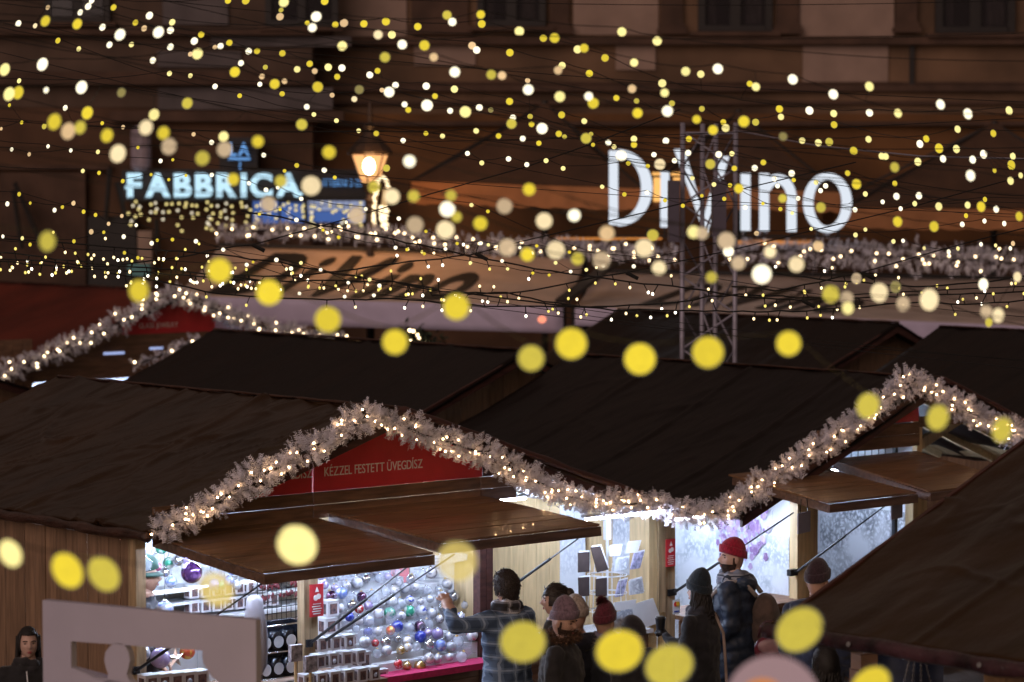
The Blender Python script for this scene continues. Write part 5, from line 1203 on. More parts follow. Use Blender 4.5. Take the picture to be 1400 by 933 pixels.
    def onhead(mb_): mb_.v = [tuple(p.hp(v)) for v in mb_.v]; return mb_
    p.onhead = onhead
    return p
def knit(name, col): return mat(name, col, rough=.95, var=.3, scale=60, bump=.8, bscale=110, stretch=(1, 1, .6), bdist=.006, sheen=.3)
def beanie(p, mt, tall=.06, cuff=True, slouch=.0, z0=.022):
    def fn(v, q):
        x, y, z = v; 
        if q.z > .3: y -= slouch * (q.z - .3); z += tall * max(0, q.z - .2) * .6
        n = .004 * nz3((q.x * 4, q.y * 4, q.z * 4 + p.s * 9)); return Vector((x, y, z)) * (1 + n * 4)
    z0 += .020
    mb = MB().sphere((0, -.008, z0 + .01), (.090, .110, .105 + tall * .4), 28, 18, fn)
    # cut away everything below the brim
    keep = [i for i, f in enumerate(mb.f) if sum(mb.v[k][2] for k in f) / len(f) > z0 + .005 + .0 * 1]
    mb.f = [mb.f[i] for i in keep]; mb.m = [mb.m[i] for i in keep]
    mb.v = [(x, y, z + .22 * y) for x, y, z in mb.v]
    p.part(p.onhead(mb), 'hat', mt)
    if cuff:
        r = MB(); pts = []
        r.lathe([(.985, -.030), (1.05, -.026), (1.07, 0), (1.05, .030), (.98, .036)], (0, 0, 0), 28)
        r.v = [(x * .091, y * .111 - .008, z0 + .018 + z + .22 * y * .11 + .004 * nz3((x * 3, y * 3, 1))) for x, y, z in r.v]; p.part(p.onhead(r), 'hat_brim', mt)
def hair_cap(p, mt, low=-.02, back=-.07, vol=1.12, front=.055, rough_=.012):
    """short hair: shell over the skull, lower at the nape"""
    def fn(v, q): return v * (1 + rough_ * 6 * nz3((q.x * 6, q.y * 6, q.z * 6 + p.s * 31)) * .5)
    mb = MB().sphere((0, -.006, .006), (.076 * vol, .096 * vol, .118 * vol), 36, 26, fn); ks = []
    for i, f in enumerate(mb.f):
        c = sum((Vector(mb.v[k]) for k in f), Vector()) / len(f); lim = front if c.y > .045 else (low if c.y > -.03 else back)
        if c.z > lim: ks.append(i)
    mb.f = [mb.f[i] for i in ks]; mb.m = [mb.m[i] for i in ks]
    o = p.part(p.onhead(mb), 'hair', mt); sm = o.modifiers.new('t', 'SOLIDIFY'); sm.thickness = .012; sm.offset = 0
    return o
def locks(p, mt, n, y0, spread, length, curl=0., seed=1, r=.016, front=False, name='hair'):
    """long hair: many hanging strands round the back and sides of the head"""
    RL = random.Random(seed); mb = MB()
    for i in range(n):
        a = RL.uniform(-.12, math.pi + .12) if not front else RL.uniform(-.5, math.pi + .5)
        x = .082 * math.cos(a); y = -.088 * math.sin(a) + y0; z = RL.uniform(-.01, .07); pts = []; l = length * RL.uniform(.75, 1.1); ph_ = RL.uniform(0, 6.28)
        for k in range(8):
            t = k / 7.; cx = curl * math.sin(t * 14 + ph_) * t; pts.append((x * (1 + spread * t) + cx, y * (1 + .35 * t) - .01 * t + curl * math.cos(t * 14 + ph_) * t, z - l * t))
        mb.tube(pts, [r * (1 - .6 * k / 7.) for k in range(8)], 5)
    return p.part(p.onhead(mb), name, mt)
def beard(p):
    def fn(v, q):
        w_ = head_point(v, q); return w_ * (1.065 + .03 * nz3((q.x * 9, q.y * 9, q.z * 9)))
    mb = MB().sphere((0, .002, -.004), (.0765, .0965, .1185), 48, 36, fn); ks = []
    for i, f in enumerate(mb.f):
        c = sum((Vector(mb.v[k]) for k in f), Vector()) / len(f); lim = (-.040 if c.y > .06 else -.034) if c.y > .02 else .02
        if c.y > -.012 and c.z < lim: ks.append(i)
    mb.f = [mb.f[i] for i in ks]; mb.m = [0] * len(ks); return p.part(p.onhead(mb), 'beard', M['beard'])
def tufts(p, mt, n, ln, seed, low=-.06, sweep=-.4, r=.0065):
    """short hair ends lying over the cap so the outline is uneven"""
    RT = random.Random(seed); mb = MB()
    while n > 0:
        d = Vector((RT.gauss(0, 1), RT.gauss(0, 1), RT.gauss(.25, 1))).normalized(); c = Vector((d.x * .084, d.y * .106 - .006, d.z * .130 + .006))
        lim = .060 if c.y > .045 else (low + .05 if c.y > -.02 else low)
        if c.z < lim: continue
        n -= 1; t = (Vector((RT.gauss(0, .3), sweep + RT.gauss(0, .3), -.5 + RT.gauss(0, .25))) * 1.0); t = t - d * t.dot(d) * .92; t = (t + d * RT.uniform(0, .18)); t = t.normalized() * ln * RT.uniform(.6, 1.2)
        mb.tube([c - d * .006, c + t * .5 + d * .004, c + t], [r, r * .9, r * .25], 4)
    return p.part(p.onhead(mb), 'hair_ends', mt)
def ring_scarf(p, mt, r=.095, t=.042, z=1.50, name='scarf', drop=0., n=48, ov=.9):
    mb = MB(); yo = p.lean(z)
    for j in range(2):
        pts = [(r * (1 + .12 * j) * math.cos(a), yo + r * ov * math.sin(a) + .008, z - .035 * j + .012 * math.sin(a * 2 + j * 2)) for a in [2 * math.pi * i / n for i in range(n + 1)]]
        mb.tube(pts, [t * (1 + .18 * math.sin(i * .9 + j)) for i in range(n + 1)], 12, cap=False)
    return p.part(mb, name, mt)
def fur_ring(p, mt, r, z, yo, seed, n=900, ln=.045, a0=0., a1=6.283, tilt=0., name='fur_trim'):
    RU = random.Random(seed); mb = MB()
    for i in range(n):
        a = RU.uniform(a0, a1); c = Vector((r * math.cos(a), r * .85 * math.sin(a) + yo + p.lean(z), z - tilt * math.sin(a)))
        d = Vector((math.cos(a) + RU.gauss(0, .6), math.sin(a) + RU.gauss(0, .6), RU.gauss(.2, .6))).normalized(); c += Vector((RU.gauss(0, .012), RU.gauss(0, .012), RU.gauss(0, .016)))
        sd_ = d.cross(Vector((RU.gauss(0, 1), RU.gauss(0, 1), RU.gauss(0, 1)))).normalized() * .003
        mb.add([c - sd_, c + sd_, c + d * ln * RU.uniform(.6, 1.2)], [(0, 1, 2)])
    return p.part(mb, name, mt, smooth=False)
def hood_down(p, mt, size=1.):
    mb = MB().sphere((0, p.lean(1.44) - .085, 1.44), (.150 * size, .080 * size, .078 * size), 36, 24, lambda v, q: v * (1 + .12 * nz3((q.x * 3, q.y * 3, q.z * 5))) + Vector((0, 0, .03 * abs(q.x) - .015))); return p.part(mb, 'hood', mt)

# the woman at the lower left
p = person('woman with long black hair and black coat at lower left beside the planks', 38, 856, 1.60, 196, cloth('black_coat', (.014, .013, .016)), skin='skin_pale', hat=.02)
hair_cap(p, M['hair_dark'], low=-.05, back=-.12, vol=1.10, front=.082); locks(p, M['hair_dark'], 110, .0, .25, .34, 0, 4, .016)
ring_scarf(p, cloth('black_scarf', (.02, .018, .022)), .085, .035, 1.49); cd = MB().tube([(.03, .16, 1.44), (.02, .18, 1.30), (.04, .19, 1.2)], .006, 5); p.part(cd, 'earphone_cord', M['white'])
# stall keeper
p = person('stall keeper in a dark green hat shown in profile behind the corner post', 197, 762, 1.78, -84, cloth('dark_pullover', (.03, .03, .04)), hat=.05)
beanie(p, cloth('green_felt', (.015, .07, .05)), .03, cuff=False, z0=.03); br = MB().lathe([(.09, .03), (.135, .022), (.14, .028), (.085, .052)], (0, 0, 0), 24); p.part(p.onhead(br), 'hat_brim', cloth('green_felt_brim', (.013, .06, .045)))
# man in plaid with a raised arm
p = person('man in blue grey plaid jacket raising his left arm toward the ornaments', 694, 780, 1.80, 48, plaid('blue_plaid', (.040, .065, .115), (.13, .19, .29), (.24, .31, .42), 62.), hat=.015,
           arms={-1: ((-.40, .16, 1.37), (-.28, .36, 1.52)), 1: ((.24, -.02, 1.14), (.20, .16, .96))}, hem_z=.62, bulk=1.08, curl=.9)
hair_cap(p, M['hair_brown'], low=-.03, back=-.10, vol=1.10, front=.05, rough_=.03); tufts(p, M['hair_brown'], 700, .035, 14, low=-.09, r=.005); ring_scarf(p, plaid('black_white_scarf', (.02, .02, .025), (.28, .28, .32), (.6, .6, .64), 70.), .088, .036, 1.51)
# dark haired woman with a bun
p = person('dark haired woman with a small bun in left profile behind the grey knit hat', 762, 799, 1.70, 82, cloth('charcoal_coat', (.022, .022, .03)), skin='skin_pale', hat=.02, yaw=6)
hair_cap(p, M['hair_brown'], low=-.02, back=-.11, vol=1.10, front=.05); tufts(p, M['hair_brown'], 420, .06, 15, sweep=-1.3, r=.005); bn = MB().sphere((0, -.115, .065), (.045, .042, .045), 14, 10); p.part(p.onhead(bn), 'hair_bun', M['hair_brown'])
# cream hat behind
p = person('person in a cream knit hat half hidden behind the maroon pompom hat', 789, 816, 1.66, 30, cloth('navy_coat', (.016, .018, .035)), hat=.04); beanie(p, knit('cream_knit', (.42, .34, .29)), .03)
hood_down(p, cloth('navy_hood', (.016, .018, .035)))
# bearded man in grey knit hat and fur hood
p = person('bearded man in purple grey knit hat and brown fur hood facing right', 768, 821, 1.72, -104, cloth('dark_parka', (.018, .016, .018)), hat=.05, bulk=1.1, pitch=-10, yaw=-16)
beanie(p, knit('purple_grey_knit', (.20, .13, .17)), .07, slouch=.04); beard(p)
fur_ring(p, mat('brown_fur', (.16, .085, .05), rough=.9, var=.5, scale=30), .135, 1.525, -.01, 3, 2200, .055); hood_down(p, cloth('parka_hood', (.02, .016, .018)), 1.1)
# maroon pompom hat
p = person('person in a maroon knit hat with a big pompom and pale fur collar', 826, 827, 1.60, -28, cloth('dark_blue_coat', (.018, .022, .035)), hat=.04)
beanie(p, knit('maroon_knit', (.13, .018, .035)), .05); RPm = random.Random(9); pm = MB()
pc = Vector((-.02, -.02, .185))
for i in range(900):
    d = Vector((RPm.gauss(0, 1), RPm.gauss(0, 1), RPm.gauss(0, 1))).normalized(); sdv = d.orthogonal().normalized() * .005; pm.add([pc + d * .01 - sdv, pc + d * .01 + sdv, pc + d * RPm.uniform(.05, .072)], [(0, 1, 2)])
p.part(p.onhead(pm), 'pompom', mat('maroon_pompom', (.10, .012, .02), rough=.9, var=.4), smooth=False); fur_ring(p, mat('pale_fur', (.38, .31, .27), rough=.9, var=.4, scale=30), .125, 1.49, -.01, 5, 1500, .05); ring_scarf(p, cloth('lilac_scarf', (.22, .20, .28)), .078, .03, 1.53)
# dark cap
p = person('person in a round dark hat seen from behind right of the pompom hat', 868, 838, 1.64, 48, cloth('black_jacket', (.013, .012, .015)), hat=.04, bulk=1.05); beanie(p, knit('black_knit', (.016, .013, .018)), .02, cuff=False, z0=-.01); hood_down(p, cloth('black_hood', (.014, .013, .015)), 1.1)
# woman with the coffee cup
p = person('woman in a dark teal beanie with curly black hair holding a coffee cup', 958, 783, 1.70, 58, cloth('black_wool_coat', (.013, .012, .016)), skin='skin_pale', hat=.05, yaw=-10,
           arms={1: ((.235, .02, 1.14), (.14, .26, 1.10)), -1: ((-.24, .02, 1.14), (-.13, .25, 1.27))}, hem_z=.5, curl=1.0, glove=True)
beanie(p, knit('dark_teal_knit', (.010, .020, .030)), .09, slouch=.06, z0=.012); locks(p, M['hair_dark'], 90, .0, .35, .30, .022, 7, .014); ring_scarf(p, cloth('dark_grey_scarf', (.03, .03, .04)), .085, .036, 1.50)
stp_ = MB().tube([(.05, -.10, 1.475), (.08, -.172, 1.30), (.10, -.180, 1.1), (.12, -.182, .9), (.14, -.18, .7)], .014, 6); p.part(stp_, 'bag_strap', mat('beige_strap', (.40, .30, .26)))
sp_s = p
cpw = p.root.matrix_basis @ (Vector((-.10, .325, 1.345)) * p.s)
cup = empty('coffee_cup', 'black takeaway coffee cup held in front of the dark teal beanie woman', 'cup', cpw)
MB().lathe([(.030, -.06), (.040, .045), (.040, .05)], (0, 0, 0), 18).build('cup_body', M['black'], cup, smooth=False); MB().lathe([(.043, .05), (.043, .062), (.036, .066), (.034, .074), (.03, .074)], (0, 0, 0), 18).build('lid', mat('black_lid', (.02, .02, .022), rough=.35), cup)
# man in the red beanie
p = person('bearded man in a bright red beanie and navy quilted jacket, left profile', 1004, 737, 1.85, 74, mat('navy_quilt', (.026, .040, .072), rough=.5, var=.35, scale=9, bump=.5, bscale=24, bdist=.012), skin='skin_pale', hat=.045, hem_z=.70, puff=.009, bulk=1.18, yaw=34, pitch=4, trouser='jean',
           arms={1: ((.25, -.05, 1.15), (.20, .12, .96)), -1: ((-.25, -.04, 1.15), (-.19, .14, .98))})
beanie(p, knit('red_knit', (.42, .012, .045)), .03, slouch=.035, z0=.022); beard(p)
ring_scarf(p, plaid('checked_scarf', (.20, .22, .28), (.40, .42, .48), (.03, .04, .06), 80.), .092, .044, 1.500); hood_down(p, mat('navy_hood_cloth', (.035, .055, .095), rough=.4, var=.3, scale=9, bump=.4), 1.15)
bp = empty('backpack', 'worn brown and beige backpack on the back of the red capped man', 'backpack', p.root.location, p.root.rotation_euler.z)
def bpp(mb_, name, mt):
    o = mb_.build(name, mt, bp, smooth=True); o.scale = (p.s,) * 3; return o
bpp(MB().sphere((0, -.25, 1.14), (.15, .12, .23), 22, 16, lambda v, q: Vector((v.x * (1 + .12 * abs(q.z)), v.y, v.z)) * (1 + .06 * nz3((q.x * 3, q.y * 3, q.z * 3)))), 'sack', cloth('brown_canvas', (.11, .07, .055)))
bpp(MB().sphere((0, -.345, 1.06), (.11, .055, .11), 16, 10), 'front_pocket', cloth('tan_canvas_pocket', (.24, .15, .10)))
for sx in (-1, 1):
    bpp(MB().tube([(sx * .10, -.20, 1.36), (sx * .13, -.10, 1.475), (sx * .15, .03, 1.47), (sx * .165, .15, 1.36), (sx * .18, .175, 1.2)], .019, 6), 'shoulder_strap', cloth('beige_strap_cloth', (.42, .36, .32)))
# hooded man partly behind the near roof
p = person('man in a dark plum beanie and navy hooded jacket behind the near roof edge', 1117, 769, 1.84, -28, cloth('blue_jacket', (.020, .032, .075)), hat=.04, bulk=1.08); beanie(p, knit('plum_knit', (.045, .022, .032)), .04, slouch=.01); hood_down(p, cloth('blue_hood', (.018, .026, .06)), 1.2)
# person under the near eave
p = person('dark haired person in a shaggy black coat beneath the near roof corner', 1130, 884, 1.62, 15, cloth('shaggy_black_coat', (.012, .011, .012)), hat=.02, bulk=1.12); hair_cap(p, M['hair_dark'], low=-.04, back=-.12, vol=1.22, front=.03, rough_=.03); locks(p, M['hair_dark'], 90, 0, .3, .22, .012, 12, .016)
# handbag and hand level things beside the red capped man
hb = empty('handbag', 'maroon leather handbag with a pale chain strap right of the navy jacket', 'handbag', Wz(1052, 905, 1.02)); 
MB().sphere((0, 0, .10), (.12, .06, .12), 18, 12, lambda v, q: Vector((v.x, v.y, v.z * (1 - .15 * q.z))) * (1 + .05 * nz3((q.x * 3, q.y * 3, q.z * 3)))).build('bag_body', mat('maroon_leather', (.16, .03, .045), rough=.35, var=.3, scale=12, bump=.3), hb, smooth=True)
MB().sphere((0, -.062, .13), (.10, .015, .06), 14, 8).build('flap', mat('pink_leather', (.40, .22, .24), rough=.4, var=.3), hb, smooth=True)
MB().tube([(-.09, 0, .19), (-.07, 0, .27), (-.03, 0, .315), (.02, 0, .32), (.06, 0, .28), (.09, 0, .19)], .010, 6).build('strap', mat('maroon_strap', (.07, .02, .03), rough=.5), hb, smooth=True)
STRANDS = """small mostly yellow bulbs strung from the top left corner to the left dark window|-4.064,20.112,6.073|4.065,20.112,6.044|-2.970,20.202,6.034,0.023,w;-1.989,20.023,6.023,0.025,y;-1.865,20.029,6.023,0.030,y;-1.322,20.179,6.028,0.030,y|
medium mostly pale yellow bulbs strung from the left dark window to the pale upper panel|-3.449,17.072,5.991|3.454,17.072,5.477|-1.365,17.106,5.828,0.033,h;-1.167,17.034,5.738,0.035,w;-0.357,17.093,5.710,0.028,w;-0.187,17.093,5.754,0.029,y;0.657,17.088,5.651,0.031,h;0.864,17.004,5.592,0.031,h|-0.382,16.808,5.734,0.030,o
medium mostly white bulbs strung from the top left corner to the bare wall|-3.312,16.387,5.771|3.314,16.387,5.623|-2.683,16.432,5.678,0.032,y;-2.508,16.486,5.664,0.032,y;-2.261,16.477,5.602,0.036,w;-2.029,16.396,5.612,0.036,w;-1.144,16.376,5.637,0.028,w;-0.766,16.341,5.595,0.029,c|
tiny mostly peach bulbs strung from the top left corner to the grey panel|-4.179,20.672,6.011|4.186,20.672,5.312|-3.434,20.577,5.878,0.019,c;-2.753,20.665,5.748,0.022,h;-2.324,20.636,5.677,0.020,p;-2.148,20.648,5.728,0.019,p|-3.329,20.500,6.005,0.019,p
small mostly yellow bulbs strung from the top left corner to the right parasol crown|-3.890,19.252,6.040|3.899,19.252,5.265|-2.910,19.264,5.896,0.022,w;-2.676,19.199,5.925,0.023,y;-2.430,19.156,5.868,0.028,w;-2.285,19.217,5.827,0.024,h;-1.186,19.179,5.809,0.024,y;-1.132,19.254,5.824,0.031,p;-1.003,19.351,5.824,0.028,y;-0.851,19.286,5.836,0.031,y;-0.633,19.188,5.796,0.028,y;-0.205,19.330,5.822,0.030,y;0.212,19.311,5.725,0.028,y;0.443,19.298,5.649,0.031,h;0.630,19.333,5.593,0.029,y;1.016,19.304,5.421,0.031,h;1.810,19.309,5.248,0.028,y;2.004,19.222,5.235,0.031,w;2.182,19.348,5.218,0.027,h;2.424,19.344,5.224,0.029,w;3.343,19.184,5.234,0.029,h|1.260,19.052,5.473,0.028,h;1.586,19.045,5.409,0.023,y;-1.361,18.994,5.810,0.018,y
medium mostly pale yellow bulbs strung from the left edge to the right parasol crown|-3.372,16.661,5.422|3.375,16.661,5.094|-2.960,16.659,5.409,0.037,h;-2.754,16.746,5.443,0.039,w;-1.835,16.661,5.501,0.036,h;-0.994,16.727,5.549,0.032,h;-0.639,16.631,5.553,0.031,w;-0.513,16.737,5.553,0.034,y;0.043,16.741,5.636,0.031,h;0.248,16.653,5.592,0.032,y;0.421,16.674,5.534,0.029,y;0.716,16.745,5.453,0.027,h;1.016,16.705,5.400,0.030,h;1.201,16.658,5.413,0.034,w;1.633,16.605,5.350,0.033,w;1.872,16.626,5.264,0.032,w;2.260,16.701,5.156,0.027,h;2.652,16.594,5.150,0.032,w|1.409,16.492,5.303,0.027,h;2.049,16.364,5.301,0.029,h;2.477,16.493,5.201,0.030,w
small mostly white bulbs strung from the grey panel to the parasol corner|-3.804,18.819,5.934|3.816,18.819,4.800|-2.665,18.911,5.661,0.023,w;-2.256,18.860,5.645,0.025,w;-1.786,18.820,5.537,0.022,w;-1.649,18.823,5.449,0.021,p;-1.502,18.849,5.419,0.021,p;-1.041,18.837,5.301,0.022,c;-0.683,18.781,5.228,0.022,y;-0.407,18.761,5.222,0.022,w|-2.336,18.572,5.544,0.023,w;-1.342,18.656,5.245,0.021,w;-0.700,18.594,5.259,0.022,w
medium mostly peach bulbs strung from right of the finial to left of the truss|-3.184,15.751,5.678|3.190,15.751,5.128|-0.317,15.815,5.362,0.033,w;0.255,15.796,5.371,0.026,p;0.666,15.832,5.270,0.026,p;0.839,15.689,5.243,0.026,h|
lower small mostly yellow bulbs strung from the top left corner to the right parasol crown|-3.981,19.690,5.909|3.989,19.690,5.139|-3.386,19.601,5.839,0.024,w;-2.826,19.720,5.821,0.026,w;-2.529,19.644,5.809,0.023,p;-2.347,19.635,5.796,0.028,w;-2.150,19.765,5.773,0.025,y;-1.941,19.611,5.708,0.025,y;-1.816,19.694,5.655,0.026,w;-1.764,19.760,5.659,0.024,y;-1.579,19.639,5.638,0.025,y;-1.391,19.632,5.566,0.025,y;-1.272,19.766,5.548,0.029,h;-1.172,19.674,5.539,0.028,w;-0.983,19.733,5.494,0.027,w;-0.800,19.596,5.418,0.026,w;-0.591,19.662,5.414,0.029,w;-0.396,19.624,5.392,0.028,h;-0.017,19.724,5.311,0.028,y;0.341,19.606,5.215,0.027,y;0.501,19.780,5.176,0.023,h;0.838,19.595,5.050,0.025,h;1.065,19.735,5.039,0.026,w;1.216,19.594,5.050,0.024,y;1.999,19.641,5.040,0.025,h;2.122,19.752,5.026,0.028,h;2.183,19.621,5.030,0.031,o;2.454,19.626,5.048,0.025,h;2.866,19.728,5.053,0.026,y;3.073,19.667,5.118,0.026,h;3.308,19.598,5.088,0.025,y|-0.920,19.538,5.514,0.023,y
medium mostly olive yellow bulbs strung from the left edge to the lantern roof|-3.220,15.903,5.269|3.227,15.903,4.654|-2.786,15.810,5.240,0.038,h;-2.747,15.872,5.250,0.037,y;-2.402,15.926,5.281,0.038,w;-2.183,15.951,5.253,0.028,x;-1.801,15.825,5.190,0.034,o;-1.170,15.870,5.073,0.035,o|-1.574,15.559,5.001,0.031,h;-2.329,15.643,5.132,0.037,y;-1.971,15.706,5.124,0.034,h;-2.563,15.701,5.258,0.017,w
small mostly pale yellow bulbs strung from the left dark window to the far parasol|-4.040,20.004,6.326|4.055,20.004,4.923|-1.628,20.055,5.913,0.030,p;-0.844,20.077,5.788,0.032,h;-0.280,20.045,5.710,0.031,p;-0.015,19.999,5.659,0.030,y;0.350,19.949,5.567,0.029,h;0.543,20.036,5.515,0.029,y;1.119,19.967,5.304,0.024,o;1.326,19.924,5.265,0.023,o;1.481,19.994,5.174,0.023,y;1.715,20.079,5.175,0.028,o;1.879,19.930,5.209,0.025,h;2.261,20.021,5.156,0.027,y;2.859,19.983,5.021,0.029,w;3.119,20.007,4.986,0.030,h;3.298,19.933,4.948,0.031,w;3.531,20.096,4.936,0.025,h|2.952,19.706,4.987,0.035,y;3.465,19.775,4.872,0.034,y;-0.244,19.738,5.665,0.029,w;3.440,19.658,4.763,0.028,h;-1.597,19.766,5.942,0.019,o;3.333,19.682,4.834,0.017,y;3.511,19.665,4.800,0.020,h
medium mostly yellow bulbs strung from right of the finial to the far parasol|-3.165,15.667,5.852|3.178,15.667,4.744|-0.694,15.599,5.434,0.031,o;-0.427,15.586,5.434,0.026,p;-0.114,15.694,5.343,0.030,o;-0.055,15.669,5.337,0.026,p;0.090,15.764,5.263,0.033,w;0.264,15.754,5.224,0.033,h;0.449,15.766,5.189,0.034,y;0.687,15.614,5.130,0.031,y;0.853,15.656,5.142,0.034,w;1.011,15.617,5.096,0.026,y;1.106,15.685,5.039,0.030,y;1.492,15.692,5.004,0.026,x;2.112,15.727,4.835,0.029,o;2.528,15.709,4.789,0.031,w|0.413,15.368,5.214,0.026,w;1.252,15.402,5.080,0.034,y
small mostly white bulbs strung from the top left corner to the far parasol|-3.889,19.252,6.201|3.907,19.252,4.535|-2.840,19.153,5.929,0.025,w;-2.525,19.159,5.821,0.022,y;-2.139,19.234,5.702,0.028,w;-1.957,19.175,5.665,0.024,w;-1.452,19.297,5.515,0.025,h;-1.327,19.201,5.499,0.022,p;-1.174,19.172,5.460,0.023,y;-0.518,19.189,5.331,0.022,y;-0.220,19.199,5.254,0.026,w;0.006,19.196,5.186,0.024,w;0.132,19.257,5.144,0.022,y;0.316,19.245,5.079,0.024,y;0.649,19.214,5.019,0.023,w;0.825,19.281,5.006,0.024,y;1.186,19.195,4.950,0.023,w;1.402,19.334,4.941,0.026,w;1.706,19.345,4.887,0.022,y;1.894,19.298,4.813,0.025,w;2.266,19.239,4.814,0.021,y;2.751,19.255,4.662,0.026,w;2.888,19.269,4.589,0.029,h;3.066,19.163,4.599,0.024,h;3.271,19.236,4.571,0.024,w|1.483,19.007,4.845,0.021,y;1.613,18.939,4.847,0.023,w;2.554,18.921,4.659,0.025,w
medium mostly yellow bulbs strung from above the sign to the long right garland|-3.479,17.205,5.708|3.492,17.205,4.530|-1.668,17.179,5.415,0.035,y;-1.431,17.209,5.344,0.034,y;-1.177,17.290,5.329,0.036,y;-0.922,17.227,5.311,0.030,x;-0.739,17.163,5.294,0.036,w;-0.515,17.302,5.218,0.040,w;-0.281,17.180,5.176,0.039,h;-0.003,17.109,5.103,0.034,o;0.182,17.242,5.077,0.038,w;0.445,17.126,5.016,0.036,o;0.658,17.166,4.911,0.037,w;0.896,17.273,4.861,0.038,c;1.200,17.240,4.862,0.034,o;2.069,17.108,4.741,0.033,y;2.833,17.196,4.605,0.032,y;3.062,17.187,4.547,0.028,y|
small mostly yellow bulbs strung from the parasol corner to the brown parasol crown|-3.883,19.172,5.223|3.886,19.172,4.995|-0.910,19.113,5.079,0.021,y;-0.241,19.189,5.098,0.021,h;-0.090,19.086,5.062,0.021,y;0.072,19.129,5.045,0.022,w|
small mostly pale yellow bulbs strung from left of the truss to the far parasol|-3.825,18.946,6.337|3.841,18.946,4.916|0.696,19.033,5.314,0.023,y;1.413,18.861,5.111,0.030,h;2.277,18.997,4.962,0.030,y;2.450,18.884,4.925,0.025,h;2.700,18.960,4.889,0.028,h;2.862,18.924,4.908,0.025,w;3.061,18.938,4.903,0.027,w|2.458,18.747,4.922,0.024,h;0.815,18.675,5.284,0.020,o
tiny mostly yellow bulbs strung from the parasol corner to the right parasol edge|-4.222,20.843,5.238|4.229,20.843,4.655|-0.627,20.768,5.108,0.020,y;-0.506,20.760,5.088,0.021,h;0.197,20.913,5.039,0.022,y;0.384,20.872,5.086,0.020,o;0.595,20.935,5.028,0.017,y;1.611,20.882,4.962,0.022,h;2.788,20.748,4.744,0.022,y|
tiny mostly white bulbs strung from the left house corner to the small LA letters|-4.442,21.918,5.068|4.440,21.918,5.273|-3.856,21.974,5.006,0.017,w;-3.720,21.963,4.969,0.017,p;-3.392,21.918,4.998,0.017,w;-3.180,21.890,4.986,0.019,h;-2.875,21.910,5.020,0.015,y|
tiny mostly pale yellow bulbs strung from the top left corner to the far parasol|-4.487,22.197,6.108|4.503,22.197,4.678|-3.521,22.151,5.850,0.024,y;-3.368,22.203,5.788,0.022,h;-2.118,22.193,5.425,0.021,y;-1.548,22.288,5.282,0.021,h;-1.370,22.258,5.233,0.021,h;-1.198,22.284,5.155,0.021,h;-0.850,22.265,5.078,0.024,w;-0.346,22.157,4.977,0.022,w;-0.235,22.144,4.903,0.022,h;-0.027,22.195,4.935,0.024,w;0.115,22.149,4.890,0.022,w;0.265,22.183,4.921,0.022,h;0.399,22.233,4.861,0.021,h;0.909,22.281,4.901,0.021,y;1.058,22.215,4.879,0.020,y;1.409,22.261,4.785,0.021,h;1.568,22.117,4.736,0.021,h;2.227,22.169,4.628,0.021,w;2.686,22.297,4.538,0.023,w;3.020,22.127,4.548,0.020,w;3.137,22.181,4.587,0.023,h;3.672,22.111,4.620,0.021,y|-2.275,21.865,5.486,0.024,w
tiny mostly white bulbs strung from the left house corner to the blue sign end|-4.537,22.391,5.173|4.545,22.391,4.482|-3.660,22.489,5.036,0.017,w;-2.765,22.421,4.921,0.020,w;-2.656,22.317,4.929,0.014,y;-1.784,22.350,4.842,0.017,y|
tiny mostly yellow bulbs strung from the left house corner to the canopy gap|-4.268,21.063,5.166|4.284,21.063,3.717|-3.779,21.098,5.148,0.013,p;-3.627,21.100,5.195,0.015,y;-3.453,21.051,5.165,0.022,o;-3.027,21.068,5.189,0.016,y;-2.862,20.986,5.158,0.017,p;-2.353,21.072,5.107,0.018,p;-2.229,21.153,5.048,0.022,w;-1.839,21.115,4.954,0.021,w;-1.585,20.983,4.877,0.020,y;-1.388,21.067,4.843,0.023,w;-1.313,21.106,4.788,0.017,y;-0.299,21.015,4.585,0.018,h;-0.179,21.142,4.537,0.016,y;0.901,21.056,4.131,0.018,w|-0.919,20.854,4.856,0.030,o;-3.663,20.794,5.314,0.014,y;-3.275,20.912,5.297,0.022,w
tiny mostly pale yellow bulbs strung from the left edge to the long right garland|-4.486,22.166,5.594|4.501,22.166,4.274|-3.830,22.180,5.540,0.020,h;-2.651,22.095,5.594,0.023,h;-2.496,22.154,5.579,0.021,h;-1.950,22.072,5.510,0.022,w;-1.787,22.185,5.439,0.024,y;-1.402,22.242,5.431,0.022,p;-1.007,22.102,5.466,0.021,p;-0.165,22.168,5.314,0.024,x;0.141,22.162,5.263,0.024,o;0.614,22.147,5.127,0.020,o;0.795,22.208,5.029,0.022,h;1.108,22.253,4.968,0.024,w;1.266,22.207,4.921,0.024,w;1.696,22.160,4.730,0.020,y;1.961,22.258,4.587,0.016,y;2.086,22.132,4.545,0.019,y;2.186,22.215,4.513,0.016,h;2.756,22.197,4.385,0.018,h;2.978,22.218,4.292,0.020,h;3.056,22.236,4.297,0.018,w;3.203,22.111,4.241,0.016,h;3.406,22.190,4.212,0.020,w;3.471,22.146,4.237,0.018,h;3.659,22.199,4.270,0.018,w;3.784,22.261,4.260,0.016,h;3.887,22.193,4.238,0.018,w|-1.885,21.818,5.631,0.022,o;0.120,21.909,5.533,0.023,p;3.866,21.958,4.281,0.020,p
short string of tiny mostly white bulbs by the letters n o|-4.525,22.366,5.739|4.538,22.366,4.586|2.064,22.396,4.780,0.024,w;2.218,22.430,4.771,0.020,y;2.377,22.270,4.752,0.022,h;2.472,22.455,4.725,0.024,w|2.066,22.162,4.724,0.021,w;2.398,22.138,4.688,0.022,w
